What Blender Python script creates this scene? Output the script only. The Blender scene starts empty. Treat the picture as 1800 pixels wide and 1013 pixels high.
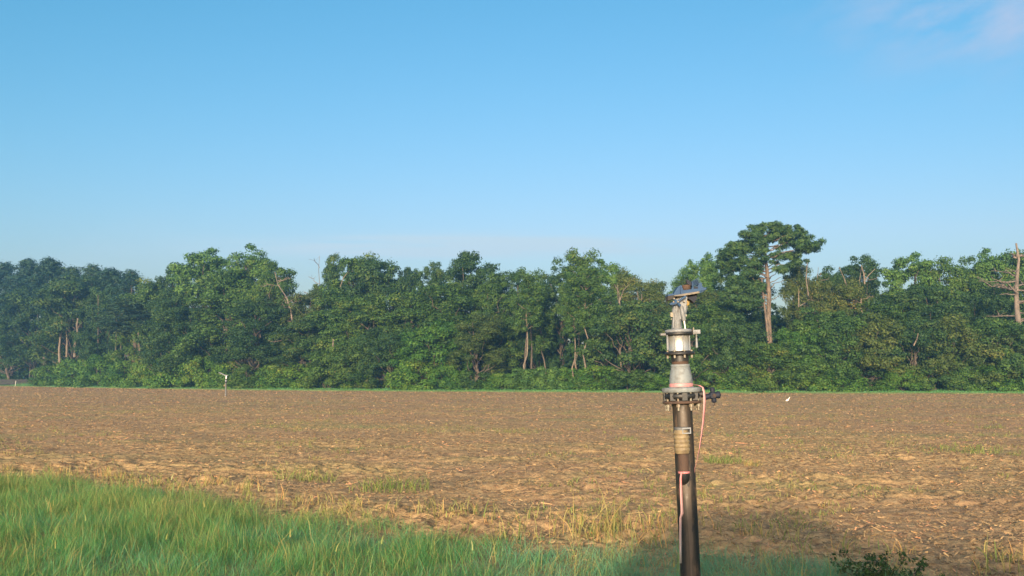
import bpy, math, random
import numpy as np
from mathutils import Vector

R = math.radians
SC = bpy.context.scene
COL = SC.collection

# ------------------------------------------------------------------ camera
F, CX, CY, HOR = 1750.0, 900.0, 506.5, 667.0        # in pixels of the 1800 px photograph
PITCH = math.atan((HOR - CY) / F)
CAM_H = 1.6
cam_d = bpy.data.cameras.new('camera')
cam_d.sensor_width = 36.0
cam_d.lens = 36.0 * F / 1800.0
cam_d.clip_start = 0.05
cam_d.clip_end = 8000
cam = bpy.data.objects.new('camera', cam_d)
cam.location = (0, 0, CAM_H)
cam.rotation_euler = (R(90) + PITCH, 0, 0)
COL.objects.link(cam)
SC.camera = cam

# ------------------------------------------------------------------ light
SUN_EL = 8.0
SUN_AZ = 9.5            # shadows run away from the camera, turned this far to the right
sun_d = bpy.data.lights.new('sun', 'SUN')
sun_d.energy = 4.1
sun_d.angle = R(1.4)
sun_d.color = (1.0, 0.79, 0.53)
sun = bpy.data.objects.new('sun', sun_d)
sun.rotation_euler = (R(90 - SUN_EL), 0, -R(SUN_AZ))
COL.objects.link(sun)

W = bpy.data.worlds.new('World')
SC.world = W
W.use_nodes = True
wn, wl = W.node_tree.nodes, W.node_tree.links
bg = wn['Background']
sky = wn.new('ShaderNodeTexSky')
sky.sky_type = 'NISHITA'
sky.sun_disc = False
sky.sun_elevation = R(SUN_EL)
sky.sun_rotation = R(180 + SUN_AZ)
sky.air_density = 1.0
sky.dust_density = 2.0
sky.ozone_density = 3.2
bg.inputs['Strength'].default_value = 0.132
# thin cloud at the upper right and two faint streaks low over the wood, as functions of direction
tc = wn.new('ShaderNodeTexCoord')


def wmath(op, a, b=None, c=None):
    n = wn.new('ShaderNodeMath'); n.operation = op
    for i, v in enumerate((a, b, c)):
        if v is None: continue
        if isinstance(v, (int, float)): n.inputs[i].default_value = v
        else: wl.new(v, n.inputs[i])
    return n.outputs[0]


sep = wn.new('ShaderNodeSeparateXYZ'); wl.new(tc.outputs['Generated'], sep.inputs[0])
az = wmath('DIVIDE', sep.outputs[0], sep.outputs[1])          # tan azimuth (front half)
el = wmath('DIVIDE', sep.outputs[2], sep.outputs[1])          # about tan elevation


def bump(src, c, w):
    d = wmath('DIVIDE', wmath('SUBTRACT', src, c), w)
    return wmath('POWER', 2.718, wmath('MULTIPLY', wmath('MULTIPLY', d, d), -1.0))


def wnoise(sx, sz, scale, detail, skew=0.0):
    cmb = wn.new('ShaderNodeCombineXYZ')
    wl.new(wmath('MULTIPLY', az, sx), cmb.inputs[0])
    wl.new(wmath('MULTIPLY', wmath('SUBTRACT', el, wmath('MULTIPLY', az, skew)), sz), cmb.inputs[2])
    n = wn.new('ShaderNodeTexNoise'); n.inputs['Scale'].default_value = scale
    n.inputs['Detail'].default_value = detail; n.inputs['Roughness'].default_value = 0.55
    wl.new(cmb.outputs[0], n.inputs['Vector'])
    return n.outputs[0]


front = wmath('GREATER_THAN', sep.outputs[1], 0.05)
n1 = wmath('MAXIMUM', wmath('SUBTRACT', wnoise(1, 2.2, 7.0, 6.0, 0.35), 0.42), 0.0)
m1 = wmath('MULTIPLY', wmath('MULTIPLY', bump(az, 0.47, 0.12), bump(el, 0.375, 0.05)), wmath('MULTIPLY', n1, 4.0))
n2 = wmath('MAXIMUM', wmath('SUBTRACT', wnoise(1, 22.0, 4.0, 4.0, 0.01), 0.30), 0.0)
m2 = wmath('MULTIPLY', wmath('MULTIPLY', bump(az, -0.05, 0.16), bump(el, 0.134, 0.009)), wmath('MULTIPLY', n2, 11.0))
n3 = wmath('MAXIMUM', wmath('SUBTRACT', wnoise(1, 3.0, 5.0, 5.0, 0.1), 0.44), 0.0)
m3 = wmath('MULTIPLY', wmath('MULTIPLY', bump(az, -0.42, 0.16), bump(el, 0.132, 0.03)), wmath('MULTIPLY', n3, 1.0))
mall = wmath('MULTIPLY', m1, front)
mlow = wmath('MULTIPLY', wmath('ADD', m2, m3), front)
# the camera's white balance: a little less red in the deep blue
sc_ = wn.new('ShaderNodeSeparateColor'); wl.new(sky.outputs[0], sc_.inputs[0])
red = wmath('MINIMUM', wmath('MULTIPLY', wmath('POWER', sc_.outputs[0], 1.9), 0.80), wmath('MULTIPLY', sc_.outputs[0], 1.2))
cc_ = wn.new('ShaderNodeCombineColor'); wl.new(red, cc_.inputs[0]); wl.new(sc_.outputs[1], cc_.inputs[1]); wl.new(wmath('MULTIPLY', sc_.outputs[2], 0.95), cc_.inputs[2])
# warm glow added to the unseen sky around the sun, to fill the shade
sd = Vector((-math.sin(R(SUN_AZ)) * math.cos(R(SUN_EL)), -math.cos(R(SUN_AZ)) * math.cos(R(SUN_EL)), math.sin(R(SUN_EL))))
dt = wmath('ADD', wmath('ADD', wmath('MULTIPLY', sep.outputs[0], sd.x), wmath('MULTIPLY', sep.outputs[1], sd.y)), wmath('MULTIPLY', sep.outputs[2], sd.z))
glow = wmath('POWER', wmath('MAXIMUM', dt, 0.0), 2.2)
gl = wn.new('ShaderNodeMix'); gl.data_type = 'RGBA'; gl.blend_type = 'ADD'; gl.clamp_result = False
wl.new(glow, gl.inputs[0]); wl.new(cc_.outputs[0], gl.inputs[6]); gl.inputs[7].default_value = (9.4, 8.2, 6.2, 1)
cm = wn.new('ShaderNodeMix'); cm.data_type = 'RGBA'
cm.inputs[7].default_value = (1.85, 2.2, 2.95, 1)
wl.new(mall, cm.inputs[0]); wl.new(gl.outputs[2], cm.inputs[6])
lm = wn.new('ShaderNodeMix'); lm.data_type = 'RGBA'; lm.inputs[7].default_value = (2.2, 2.85, 3.3, 1)
wl.new(mlow, lm.inputs[0]); wl.new(cm.outputs[2], lm.inputs[6])
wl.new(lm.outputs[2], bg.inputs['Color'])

SC.view_settings.view_transform = 'Standard'
SC.view_settings.look = 'None'
SC.view_settings.exposure = 1.1
SC.view_settings.gamma = 1.0
SC.cycles.max_bounces = 6
SC.cycles.diffuse_bounces = 3
SC.cycles.transparent_max_bounces = 8
SC.cycles.volume_bounces = 1
SC.cycles.use_denoising = True


# ------------------------------------------------------------------ helpers
def at(px, py, Y):
    """world point on the ray through a pixel of the photograph at depth Y"""
    u, v = (px - CX) / F, (CY - py) / F
    dy = math.cos(PITCH) - v * math.sin(PITCH)
    dz = math.sin(PITCH) + v * math.cos(PITCH)
    k = Y / dy
    return Vector((u * k, Y, CAM_H + dz * k))


def ground_at(px, py, z=0.0):
    u, v = (px - CX) / F, (CY - py) / F
    dy = math.cos(PITCH) - v * math.sin(PITCH)
    dz = math.sin(PITCH) + v * math.cos(PITCH)
    k = (z - CAM_H) / dz
    return Vector((u * k, dy * k, z))


def tag(o, label=None, cat=None, group=None, kind=None):
    if label: o['label'] = label
    if cat: o['category'] = cat
    if group: o['group'] = group
    if kind: o['kind'] = kind
    return o


def empty(name, loc=(0, 0, 0), rot=(0, 0, 0)):
    o = bpy.data.objects.new(name, None)
    o.empty_display_size = 0.3
    o.location = loc; o.rotation_euler = rot
    COL.objects.link(o)
    return o


def link(name, me, parent=None):
    o = bpy.data.objects.new(name, me)
    COL.objects.link(o)
    if parent: o.parent = parent
    return o


class MB:
    """collects shapes for ONE mesh"""
    def __init__(s): s.v, s.f, s.sm = [], [], []

    def add(s, vs, fs, smooth=False):
        b = len(s.v); s.v += [tuple(p) for p in vs]
        s.f += [tuple(i + b for i in f) for f in fs]; s.sm += [smooth] * len(fs)

    def box(s, c, d, rot=None):
        x, y, z = d[0] / 2, d[1] / 2, d[2] / 2
        vs = [Vector(p) for p in ((-x, -y, -z), (x, -y, -z), (x, y, -z), (-x, y, -z), (-x, -y, z), (x, -y, z), (x, y, z), (-x, y, z))]
        if rot: vs = [rot @ p for p in vs]
        c = Vector(c)
        s.add([p + c for p in vs], [(0, 3, 2, 1), (4, 5, 6, 7), (0, 1, 5, 4), (1, 2, 6, 5), (2, 3, 7, 6), (3, 0, 4, 7)])

    def lathe(s, prof, n=32, c=(0, 0, 0), axis='z', smooth=True):
        """prof: list of (r, h); closed with caps"""
        vs, fs = [], []
        for r, h in prof:
            for i in range(n):
                a = 2 * math.pi * i / n
                p = (r * math.cos(a), r * math.sin(a), h)
                if axis == 'x': p = (p[2], p[0], p[1])
                if axis == 'y': p = (p[0], p[2], p[1])
                vs.append((p[0] + c[0], p[1] + c[1], p[2] + c[2]))
        m = len(prof)
        for k in range(m - 1):
            for i in range(n):
                j = (i + 1) % n
                fs.append((k * n + i, k * n + j, (k + 1) * n + j, (k + 1) * n + i))
        s.add(vs, fs, smooth)
        s.add(vs[:n], [tuple(range(n - 1, -1, -1))])
        s.add(vs[-n:], [tuple(range(n))])

    def tube(s, pts, rad, n=8, smooth=True, caps=True):
        pts = [Vector(p) for p in pts]
        if not isinstance(rad, (list, tuple)): rad = [rad] * len(pts)
        vs, fs = [], []
        up = None
        for k, p in enumerate(pts):
            t = (pts[min(k + 1, len(pts) - 1)] - pts[max(k - 1, 0)]).normalized()
            if up is None: up = t.orthogonal().normalized()
            up = (up - t * up.dot(t)).normalized()
            w = t.cross(up)
            for i in range(n):
                a = 2 * math.pi * i / n
                vs.append(p + (up * math.cos(a) + w * math.sin(a)) * rad[k])
        for k in range(len(pts) - 1):
            for i in range(n):
                j = (i + 1) % n
                fs.append((k * n + i, k * n + j, (k + 1) * n + j, (k + 1) * n + i))
        s.add(vs, fs, smooth)
        if caps:
            s.add(vs[:n], [tuple(range(n - 1, -1, -1))]); s.add(vs[-n:], [tuple(range(n))])

    def prism(s, poly, y0, y1):
        """polygon in (x, z) drawn out along y"""
        n = len(poly)
        vs = [(x, y0, z) for x, z in poly] + [(x, y1, z) for x, z in poly]
        fs = [tuple(range(n)), tuple(range(2 * n - 1, n - 1, -1))]
        for i in range(n):
            j = (i + 1) % n
            fs.append((i, i + n, j + n, j))
        s.add(vs, fs)

    def mesh(s, name, mat):
        me = bpy.data.meshes.new(name)
        me.from_pydata(s.v, [], s.f)
        me.polygons.foreach_set('use_smooth', s.sm)
        me.materials.append(mat)
        me.update()
        return me

    def build(s, name, mat, parent=None):
        return link(name, s.mesh(name, mat), parent)


def np_mesh(name, V, faces_idx, loop_tot, mat, tint=None, smooth=False):
    """big meshes: V (n,3), flat loop indices and loop counts per face"""
    me = bpy.data.meshes.new(name)
    me.vertices.add(len(V)); me.vertices.foreach_set('co', np.ascontiguousarray(V, dtype=np.float32).ravel())
    me.loops.add(len(faces_idx)); me.loops.foreach_set('vertex_index', np.ascontiguousarray(faces_idx, dtype=np.int32))
    starts = np.concatenate(([0], np.cumsum(loop_tot)[:-1])).astype(np.int32)
    me.polygons.add(len(loop_tot)); me.polygons.foreach_set('loop_start', starts)
    if smooth: me.polygons.foreach_set('use_smooth', np.ones(len(loop_tot), dtype=bool))
    if tint is not None:
        a = me.attributes.new('tint', 'FLOAT', 'POINT')
        a.data.foreach_set('value', np.ascontiguousarray(tint, dtype=np.float32))
    me.materials.append(mat)
    me.update(calc_edges=True)
    me.validate()
    return me


# ---- numpy noise
_pr = np.random.default_rng(7)
PERM = np.tile(_pr.permutation(512), 2)
GRAD = np.stack([np.cos(np.arange(16) * math.pi / 8), np.sin(np.arange(16) * math.pi / 8)], 1)


def perlin(x, y, seed=0):
    xi, yi = np.floor(x).astype(int), np.floor(y).astype(int)
    xf, yf = x - xi, y - yi

    def g(ix, iy, dx, dy):
        h = PERM[(PERM[(ix + seed * 37) & 511] + iy) & 511] & 15
        return GRAD[h, 0] * dx + GRAD[h, 1] * dy
    u, v = xf * xf * xf * (xf * (xf * 6 - 15) + 10), yf * yf * yf * (yf * (yf * 6 - 15) + 10)
    a = g(xi, yi, xf, yf) * (1 - u) + g(xi + 1, yi, xf - 1, yf) * u
    b = g(xi, yi + 1, xf, yf - 1) * (1 - u) + g(xi + 1, yi + 1, xf - 1, yf - 1) * u
    return (a * (1 - v) + b * v) * 1.4


# ------------------------------------------------------------------ materials
class Mat:
    def __init__(s, name):
        s.m = bpy.data.materials.new(name); s.m.use_nodes = True
        s.n, s.l = s.m.node_tree.nodes, s.m.node_tree.links
        s.b = s.n['Principled BSDF']

    def new(s, t, **kw):
        n = s.n.new(t)
        for k, v in kw.items():
            if hasattr(n, k): setattr(n, k, v)
        return n

    def math(s, op, a, b=None, clamp=False):
        n = s.n.new('ShaderNodeMath'); n.operation = op; n.use_clamp = clamp
        for i, v in enumerate((a, b)):
            if v is None: continue
            if isinstance(v, (int, float)): n.inputs[i].default_value = v
            else: s.l.new(v, n.inputs[i])
        return n.outputs[0]

    def noise(s, scale, detail=4, rough=0.55, vec=None, stretch=None, coord='Object'):
        n = s.n.new('ShaderNodeTexNoise')
        n.inputs['Scale'].default_value = scale; n.inputs['Detail'].default_value = detail; n.inputs['Roughness'].default_value = rough
        if vec is None:
            if not hasattr(s, 'tc'): s.tc = s.n.new('ShaderNodeTexCoord')
            vec = s.tc.outputs[coord]
        if stretch:
            mp = s.n.new('ShaderNodeMapping'); mp.inputs['Scale'].default_value = stretch
            s.l.new(vec, mp.inputs[0]); vec = mp.outputs[0]
        s.l.new(vec, n.inputs['Vector'])
        return n.outputs[0]

    def ramp(s, fac, stops):
        r = s.n.new('ShaderNodeValToRGB')
        e = r.color_ramp.elements
        while len(e) < len(stops): e.new(0.5)
        for i, (p, c) in enumerate(stops):
            e[i].position = p; e[i].color = (*c, 1) if len(c) == 3 else c
        s.l.new(fac, r.inputs[0])
        return r.outputs[0]

    def mix(s, fac, a, b, blend='MIX'):
        n = s.n.new('ShaderNodeMix'); n.data_type = 'RGBA'; n.blend_type = blend
        for i, v in ((0, fac), (6, a), (7, b)):
            if isinstance(v, (int, float)): n.inputs[i].default_value = v
            elif isinstance(v, tuple): n.inputs[i].default_value = (*v, 1)
            else: s.l.new(v, n.inputs[i])
        return n.outputs[2]

    def base(s, c):
        if isinstance(c, tuple): s.b.inputs['Base Color'].default_value = (*c, 1)
        else: s.l.new(c, s.b.inputs['Base Color'])
        return s

    def set(s, **kw):
        for k, v in kw.items(): s.b.inputs[k.replace('_', ' ')].default_value = v
        return s

    def bump(s, h, strength=0.4, dist=0.02):
        n = s.n.new('ShaderNodeBump'); n.inputs['Strength'].default_value = strength; n.inputs['Distance'].default_value = dist
        s.l.new(h, n.inputs['Height']); s.l.new(n.outputs[0], s.b.inputs['Normal'])
        return s


def leaf_mat(name, c0, c1, c2, transl=0.25, rough=0.6):
    """colour runs c0..c2 by the leaf's own tint, shifted a little per plant"""
    m = Mat(name)
    at_ = m.new('ShaderNodeAttribute'); at_.attribute_name = 'tint'
    oi = m.new('ShaderNodeObjectInfo')
    f = m.math('ADD', at_.outputs['Fac'], m.math('MULTIPLY', m.math('SUBTRACT', oi.outputs['Random'], 0.5), 0.38))
    c = m.ramp(f, [(0.0, c0), (0.45, c1), (0.85, c2), (1.0, (c2[0] * 1.35, c2[1] * 0.95, c2[2]))])
    m.base(c).set(Roughness=rough)
    m.b.inputs['Specular IOR Level'].default_value = 0.25
    t = m.new('ShaderNodeBsdfTranslucent'); m.l.new(c, t.inputs[0])
    mx = m.new('ShaderNodeMixShader'); mx.inputs[0].default_value = transl
    m.l.new(m.b.outputs[0], mx.inputs[1]); m.l.new(t.outputs[0], mx.inputs[2])
    m.l.new(mx.outputs[0], m.n['Material Output'].inputs[0])
    return m.m


def metal(name, c, rough, metallic=1.0, dirt=None, dscale=30, amt=(0.45, 0.65)):
    m = Mat(name)
    n = m.noise(dscale, 5, 0.6)
    if dirt:
        m.base(m.mix(m.ramp(n, [(amt[0], (0, 0, 0)), (amt[1], (1, 1, 1))]), c, dirt))
    else: m.base(c)
    m.set(Roughness=rough, Metallic=metallic)
    m.bump(m.noise(dscale * 4, 4, 0.65), 0.3, 0.003)
    return m.m


M = {}
M['leaf_mid'] = leaf_mat('leaves_mid', (0.030, 0.071, 0.015), (0.058, 0.119, 0.021), (0.105, 0.165, 0.028))
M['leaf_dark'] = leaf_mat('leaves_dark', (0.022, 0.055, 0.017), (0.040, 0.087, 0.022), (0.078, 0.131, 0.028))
M['leaf_light'] = leaf_mat('leaves_light', (0.048, 0.110, 0.025), (0.085, 0.171, 0.032), (0.130, 0.209, 0.040))
M['leaf_olive'] = leaf_mat('leaves_olive', (0.042, 0.075, 0.017), (0.080, 0.116, 0.024), (0.135, 0.149, 0.034))
M['needles'] = leaf_mat('needles', (0.026, 0.063, 0.019), (0.052, 0.103, 0.025), (0.100, 0.146, 0.034), 0.1)
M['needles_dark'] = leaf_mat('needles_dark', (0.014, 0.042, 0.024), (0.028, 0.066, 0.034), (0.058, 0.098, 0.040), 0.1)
M['vine'] = leaf_mat('vine_leaves', (0.032, 0.092, 0.013), (0.063, 0.147, 0.018), (0.113, 0.200, 0.027))
M['shrub_leaf'] = leaf_mat('shrub_leaves', (0.018, 0.045, 0.014), (0.035, 0.075, 0.020), (0.075, 0.11, 0.03))
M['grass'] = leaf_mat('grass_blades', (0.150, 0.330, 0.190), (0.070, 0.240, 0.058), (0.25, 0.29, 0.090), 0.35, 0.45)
M['weed'] = leaf_mat('weed_blades', (0.075, 0.130, 0.030), (0.17, 0.21, 0.055), (0.33, 0.27, 0.10), 0.3)
M['straw'] = leaf_mat('straw', (0.060, 0.040, 0.025), (0.345, 0.216, 0.105), (0.45, 0.30, 0.148), 0.1, 0.7)


def bark(name, a, b, sc=6):
    m = Mat(name)
    m.base(m.ramp(m.noise(sc, 5, 0.6, stretch=(1, 1, 0.25)), [(0.35, a), (0.65, b)])).set(Roughness=0.9)
    m.bump(m.noise(sc * 3, 4, stretch=(1, 1, 0.2)), 0.6, 0.05)
    return m.m


M['bark'] = bark('bark', (0.05, 0.040, 0.032), (0.13, 0.10, 0.075))
M['bark_pine'] = bark('bark_pine', (0.075, 0.056, 0.041), (0.19, 0.14, 0.10))
M['bark_pale'] = bark('bark_pale', (0.10, 0.078, 0.058), (0.24, 0.185, 0.135))
M['dead_wood'] = bark('dead_wood', (0.085, 0.068, 0.055), (0.215, 0.168, 0.135))

# tilled soil: residue and clods of several colours, dark patches also painted as clod shadows, a little green cast where weeds come through
M['bark_stem'] = bark('bark_stem', (0.085, 0.068, 0.05), (0.21, 0.165, 0.12))
m = Mat('tilled_soil')
fine = m.noise(9.0, 6, 0.7)
mid = m.noise(2.4, 6, 0.75)
big = m.noise(0.09, 4, 0.6)
col = m.ramp(fine, [(0.32, (0.075, 0.048, 0.031)), (0.46, (0.35, 0.224, 0.108)), (0.60, (0.49, 0.325, 0.158)), (0.78, (0.60, 0.445, 0.225))])
col = m.mix(m.ramp(mid, [(0.53, (0, 0, 0)), (0.66, (0.85, 0.85, 0.85))]), col, (0.125, 0.078, 0.052))
col = m.mix(m.ramp(big, [(0.42, (0, 0, 0)), (0.62, (0.55, 0.55, 0.55))]), col, (0.29, 0.175, 0.115))
grn = m.noise(0.16, 5, 0.7, stretch=(0.5, 1.2, 1))
col = m.mix(m.ramp(grn, [(0.50, (0, 0, 0)), (0.68, (0.65, 0.65, 0.65))]), col, (0.24, 0.235, 0.095))
m.base(col).set(Roughness=0.95)
m.b.inputs['Specular IOR Level'].default_value = 0.1
m.bump(m.noise(28, 5, 0.7), 0.7, 0.03)
M['soil'] = m.m

m = Mat('rough_grass_ground')
m.base(m.ramp(m.noise(1.3, 6, 0.7), [(0.3, (0.09, 0.14, 0.035)), (0.55, (0.17, 0.23, 0.06)), (0.75, (0.26, 0.27, 0.10))])).set(Roughness=0.95)
M['turf'] = m.m

# metals and other things of the sprinkler
M['galv'] = metal('galvanised_steel', (0.185, 0.205, 0.215), 0.65, 0.1, (0.125, 0.13, 0.13), 25)
M['steel'] = metal('stainless_steel', (0.52, 0.51, 0.49), 0.48, 0.75)
M['alu'] = metal('cast_aluminium', (0.18, 0.19, 0.205), 0.6, 0.1, (0.12, 0.12, 0.12), 25)
M['black'] = metal('black_coated_iron', (0.010, 0.011, 0.013), 0.5, 0.0, (0.03, 0.024, 0.02), 22, (0.5, 0.75))
M['rust'] = metal('rusty_steel', (0.060, 0.034, 0.023), 0.85, 0.0, (0.035, 0.024, 0.02), 18)
M['blue'] = metal('blue_enamel', (0.006, 0.038, 0.105), 0.7, 0.0, (0.010, 0.050, 0.12), 35)
M['navy'] = metal('dark_blue_enamel', (0.003, 0.007, 0.020), 0.75, 0.0)
M['brass'] = metal('dull_brass', (0.22, 0.165, 0.09), 0.6, 0.1, (0.13, 0.095, 0.055), 30)
M['bolt'] = metal('zinc_bolt', (0.20, 0.185, 0.145), 0.55, 0.2, (0.16, 0.11, 0.07), 60)
M['grey_iron'] = metal('grey_iron', (0.12, 0.12, 0.12), 0.6, 0.2, (0.07, 0.065, 0.06), 25)
M['worn'] = metal('worn_edge', (0.14, 0.115, 0.085), 0.6, 0.1, (0.08, 0.07, 0.06), 40)
M['yellow'] = metal('yellow_paint', (0.55, 0.33, 0.05), 0.5, 0.0, (0.4, 0.35, 0.25), 40)
m = Mat('pink_ribbon'); m.base(m.ramp(m.noise(14, 3), [(0.35, (0.40, 0.155, 0.16)), (0.65, (0.46, 0.23, 0.225))])).set(Roughness=0.5)
M['pink'] = m.m
m = Mat('shaded_ribbon')      # greys towards its loose end, painting in the shade it hangs in
sx = m.new('ShaderNodeSeparateXYZ'); tcn = m.new('ShaderNodeTexCoord'); m.l.new(tcn.outputs['Generated'], sx.inputs[0])
m.base(m.ramp(sx.outputs[2], [(0.0, (0.34, 0.31, 0.29)), (0.5, (0.42, 0.26, 0.25)), (0.95, (0.46, 0.16, 0.16))])).set(Roughness=0.55)
M['pink_shaded'] = m.m
# riser: black coating worn to rusty brown in streaks
m = Mat('riser_coating')
st = m.noise(26, 5, 0.6, stretch=(1, 1, 0.07))
sx = m.new('ShaderNodeSeparateXYZ'); tcn = m.new('ShaderNodeTexCoord'); m.l.new(tcn.outputs['Object'], sx.inputs[0])
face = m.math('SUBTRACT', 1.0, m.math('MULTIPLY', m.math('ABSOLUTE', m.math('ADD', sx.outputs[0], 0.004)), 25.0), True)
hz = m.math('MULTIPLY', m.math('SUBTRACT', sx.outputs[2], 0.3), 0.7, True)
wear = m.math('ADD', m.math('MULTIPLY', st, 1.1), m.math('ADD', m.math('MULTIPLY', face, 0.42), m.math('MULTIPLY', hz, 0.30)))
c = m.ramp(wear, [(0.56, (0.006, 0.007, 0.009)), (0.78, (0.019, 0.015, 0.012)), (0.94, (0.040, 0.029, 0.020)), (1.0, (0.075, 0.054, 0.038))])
chip = m.noise(7, 6, 0.7, stretch=(1, 1, 0.45))
c = m.mix(m.ramp(chip, [(0.56, (0, 0, 0)), (0.60, (0.75, 0.75, 0.75))]), c, (0.007, 0.008, 0.011))
c = m.mix(m.ramp(m.noise(20, 6, 0.75, stretch=(1, 1, 0.3)), [(0.55, (0, 0, 0)), (0.64, (0.75, 0.75, 0.75))]), c, (0.105, 0.066, 0.042))
m.base(c)
m.l.new(m.ramp(m.noise(14, 5, 0.7), [(0.35, (0.38, 0.38, 0.38)), (0.7, (0.75, 0.75, 0.75))]), m.b.inputs['Roughness'])
m.bump(m.noise(60, 5, 0.7), 0.5, 0.003)
M['riser'] = m.m
m = Mat('feathers'); m.base(m.ramp(m.noise(20, 3), [(0.3, (0.62, 0.60, 0.57)), (0.7, (0.70, 0.69, 0.67))])).set(Roughness=0.8); M['white'] = m.m
m = Mat('beak'); m.base((0.65, 0.38, 0.06)).set(Roughness=0.5); M['beak'] = m.m
m = Mat('post_paint'); m.base(m.ramp(m.noise(6, 4), [(0.3, (0.42, 0.42, 0.38)), (0.7, (0.6, 0.6, 0.55))])).set(Roughness=0.8); M['post'] = m.m
m = Mat('weathered_board'); m.base(m.ramp(m.noise(3, 5, stretch=(0.3, 1, 4)), [(0.3, (0.022, 0.020, 0.020)), (0.7, (0.05, 0.045, 0.042))])).set(Roughness=0.9); M['board'] = m.m
m = Mat('white_paint'); m.base((0.75, 0.75, 0.74)).set(Roughness=0.35); M['paint'] = m.m
m = Mat('tyre_rubber'); m.base((0.03, 0.03, 0.03)).set(Roughness=0.8); M['rubber'] = m.m
m = Mat('window_glass'); m.base((0.02, 0.025, 0.03)).set(Roughness=0.08); M['glass'] = m.m

# ------------------------------------------------------------------ ground
EDGE = [(-2500, 520), (-900, 360), (0, 238), (100, 205), (250, 172), (450, 147), (700, 134), (900, 127), (1200, 119), (1800, 113), (2500, 112), (4500, 150)]
EPX = np.array([(p - CX) / F for p, _ in EDGE]); EY = np.array([y for _, y in EDGE])


def edge_y(u):           # far end of the field along the azimuth u = X / Y
    return np.interp(u, EPX, EY)


def grass_edge(x):       # near verge: grass grows where Y is less than this
    gx = np.array([-40, -12, -7.3, -4.2, -2.7, -1.2, -0.3, 0.5, 1.45, 2.5, 3.4, 30])
    gy = np.array([20, 17.6, 15.9, 13.6, 11.9, 10.8, 10.1, 9.6, 9.3, 8.9, 7.8, 5.0])
    return np.interp(x, gx, gy)


def soil_h(x, y):
    near = np.clip((34 - y) / 22, 0, 1)
    farf = np.clip((260 - y) / 160, 0.0, 1)
    h = 0.05 * perlin(x / 2.7, y / 2.2, 1) + 0.035 * farf * perlin(x / 1.1, y / 0.9, 2)
    cl = np.sqrt(np.abs(perlin(x / 0.42, y / 0.36, 3)) + 1e-4)
    cl2 = np.sqrt(np.abs(perlin(x / 0.17, y / 0.15, 4)) + 1e-4)
    rough = np.clip(perlin(x / 3.1, y / 2.4, 5) + 0.75, 0.25, 1.5)
    h = h + rough * ((0.35 + 0.65 * near) * 0.115 * cl + near * 0.060 * cl2)
    # smooth soil under the verge
    ge = grass_edge(x)
    k = np.clip((y - ge + 1.5) / 2.0, 0.15, 1)
    return h * k - 0.05 * k


def grid_mesh(name, X, Y, Z, mat):
    r, c = X.shape
    V = np.stack([X.ravel(), Y.ravel(), Z.ravel()], 1)
    i = (np.arange(r - 1)[:, None] * c + np.arange(c - 1)[None, :]).ravel()
    Q = np.stack([i, i + 1, i + c + 1, i + c], 1)
    return np_mesh(name, V, Q.ravel(), np.full(len(Q), 4), mat, smooth=True)


rows = np.concatenate((np.geomspace(4.0, 12.0, 60)[:-1], np.geomspace(12.0, 60.0, 800)[:-1], np.geomspace(60.0, 560.0, 300))) - 8.0
us = np.linspace(-0.85, 0.85, 950)
YY, UU = np.meshgrid(rows, us, indexing='ij')
XX = UU * (YY + 10.0)
ZZ = soil_h(XX, YY)
tag(link('soil_field', grid_mesh('soil_field', XX, YY, ZZ, M['soil'])), kind='structure')
mb = MB(); NN = 64
mb.add([(3500 * math.cos(2 * math.pi * i / NN), 3500 * math.sin(2 * math.pi * i / NN), -0.35) for i in range(NN)], [tuple(range(NN))])
tag(mb.build('ground', M['turf']), kind='structure')

# strip of mown grass between the field and the wood
uu = np.linspace(-0.95, 0.95, 400)
ev = edge_y(uu)
lanes = np.array([-0.5, 0.0, 1.5, 5, 14, 30, 70])
hts = np.array([-0.15, 0.06, 0.13, 0.15, 0.16, 0.16, 0.16])
YS = ev[None, :] + lanes[:, None] + (2.6 * perlin(uu * 22, uu * 0 + 3.3, 8) + 1.4 * perlin(uu * 90, uu * 0 + 1.3, 9))[None, :] * np.array([1, 1, 1, .5, 0, 0, 0])[:, None]
XS = uu[None, :] * YS
ZS = np.repeat(hts[:, None], 400, 1)
tag(link('grass_strip', grid_mesh('grass_strip', XS, YS, ZS, M['turf'])), kind='structure')


# ------------------------------------------------------------------ blades (grass, weeds, straw)
def blades(rng, P, H, Wd, lean, tint, droop=0.5, az=None):
    """P (n,3) roots; returns V, idx, tot, tint : 3 segments each, last one to a point"""
    n = len(P)
    if az is None: az = rng.uniform(0, 2 * np.pi, n)
    d = np.stack([np.cos(az), np.sin(az), np.zeros(n)], 1)
    wa = rng.uniform(0, 2 * np.pi, n)
    w = np.stack([np.cos(wa), np.sin(wa), np.zeros(n)], 1) * (Wd / 2)[:, None]
    out = []
    for t, ws in ((0, 1.0), (0.4, 0.9), (0.75, 0.65), (1.0, 0.0)):
        off = lean * H * (t ** 1.8)
        z = H * t * (1 - droop * (lean * t) ** 2 * 0.6)
        c = P + d * off[:, None]; c[:, 2] += z
        if ws: out += [c - w * ws, c + w * ws]
        else: out.append(c)
    V = np.stack(out, 1).reshape(-1, 3)
    b = (np.arange(n) * 7)[:, None]
    loops = np.concatenate([b + np.array([[0, 1, 3, 2, 2, 3, 5, 4, 4, 5, 6]])], 1).ravel()
    tot = np.tile([4, 4, 3], n)
    return V, loops, tot, np.repeat(tint, 7)


def join(parts):
    V, L, T, C, o = [], [], [], [], 0
    for v, l, t, c in parts:
        V.append(v); L.append(l + o); T.append(t); C.append(c); o += len(v)
    return np.concatenate(V), np.concatenate(L), np.concatenate(T), np.concatenate(C)


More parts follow.
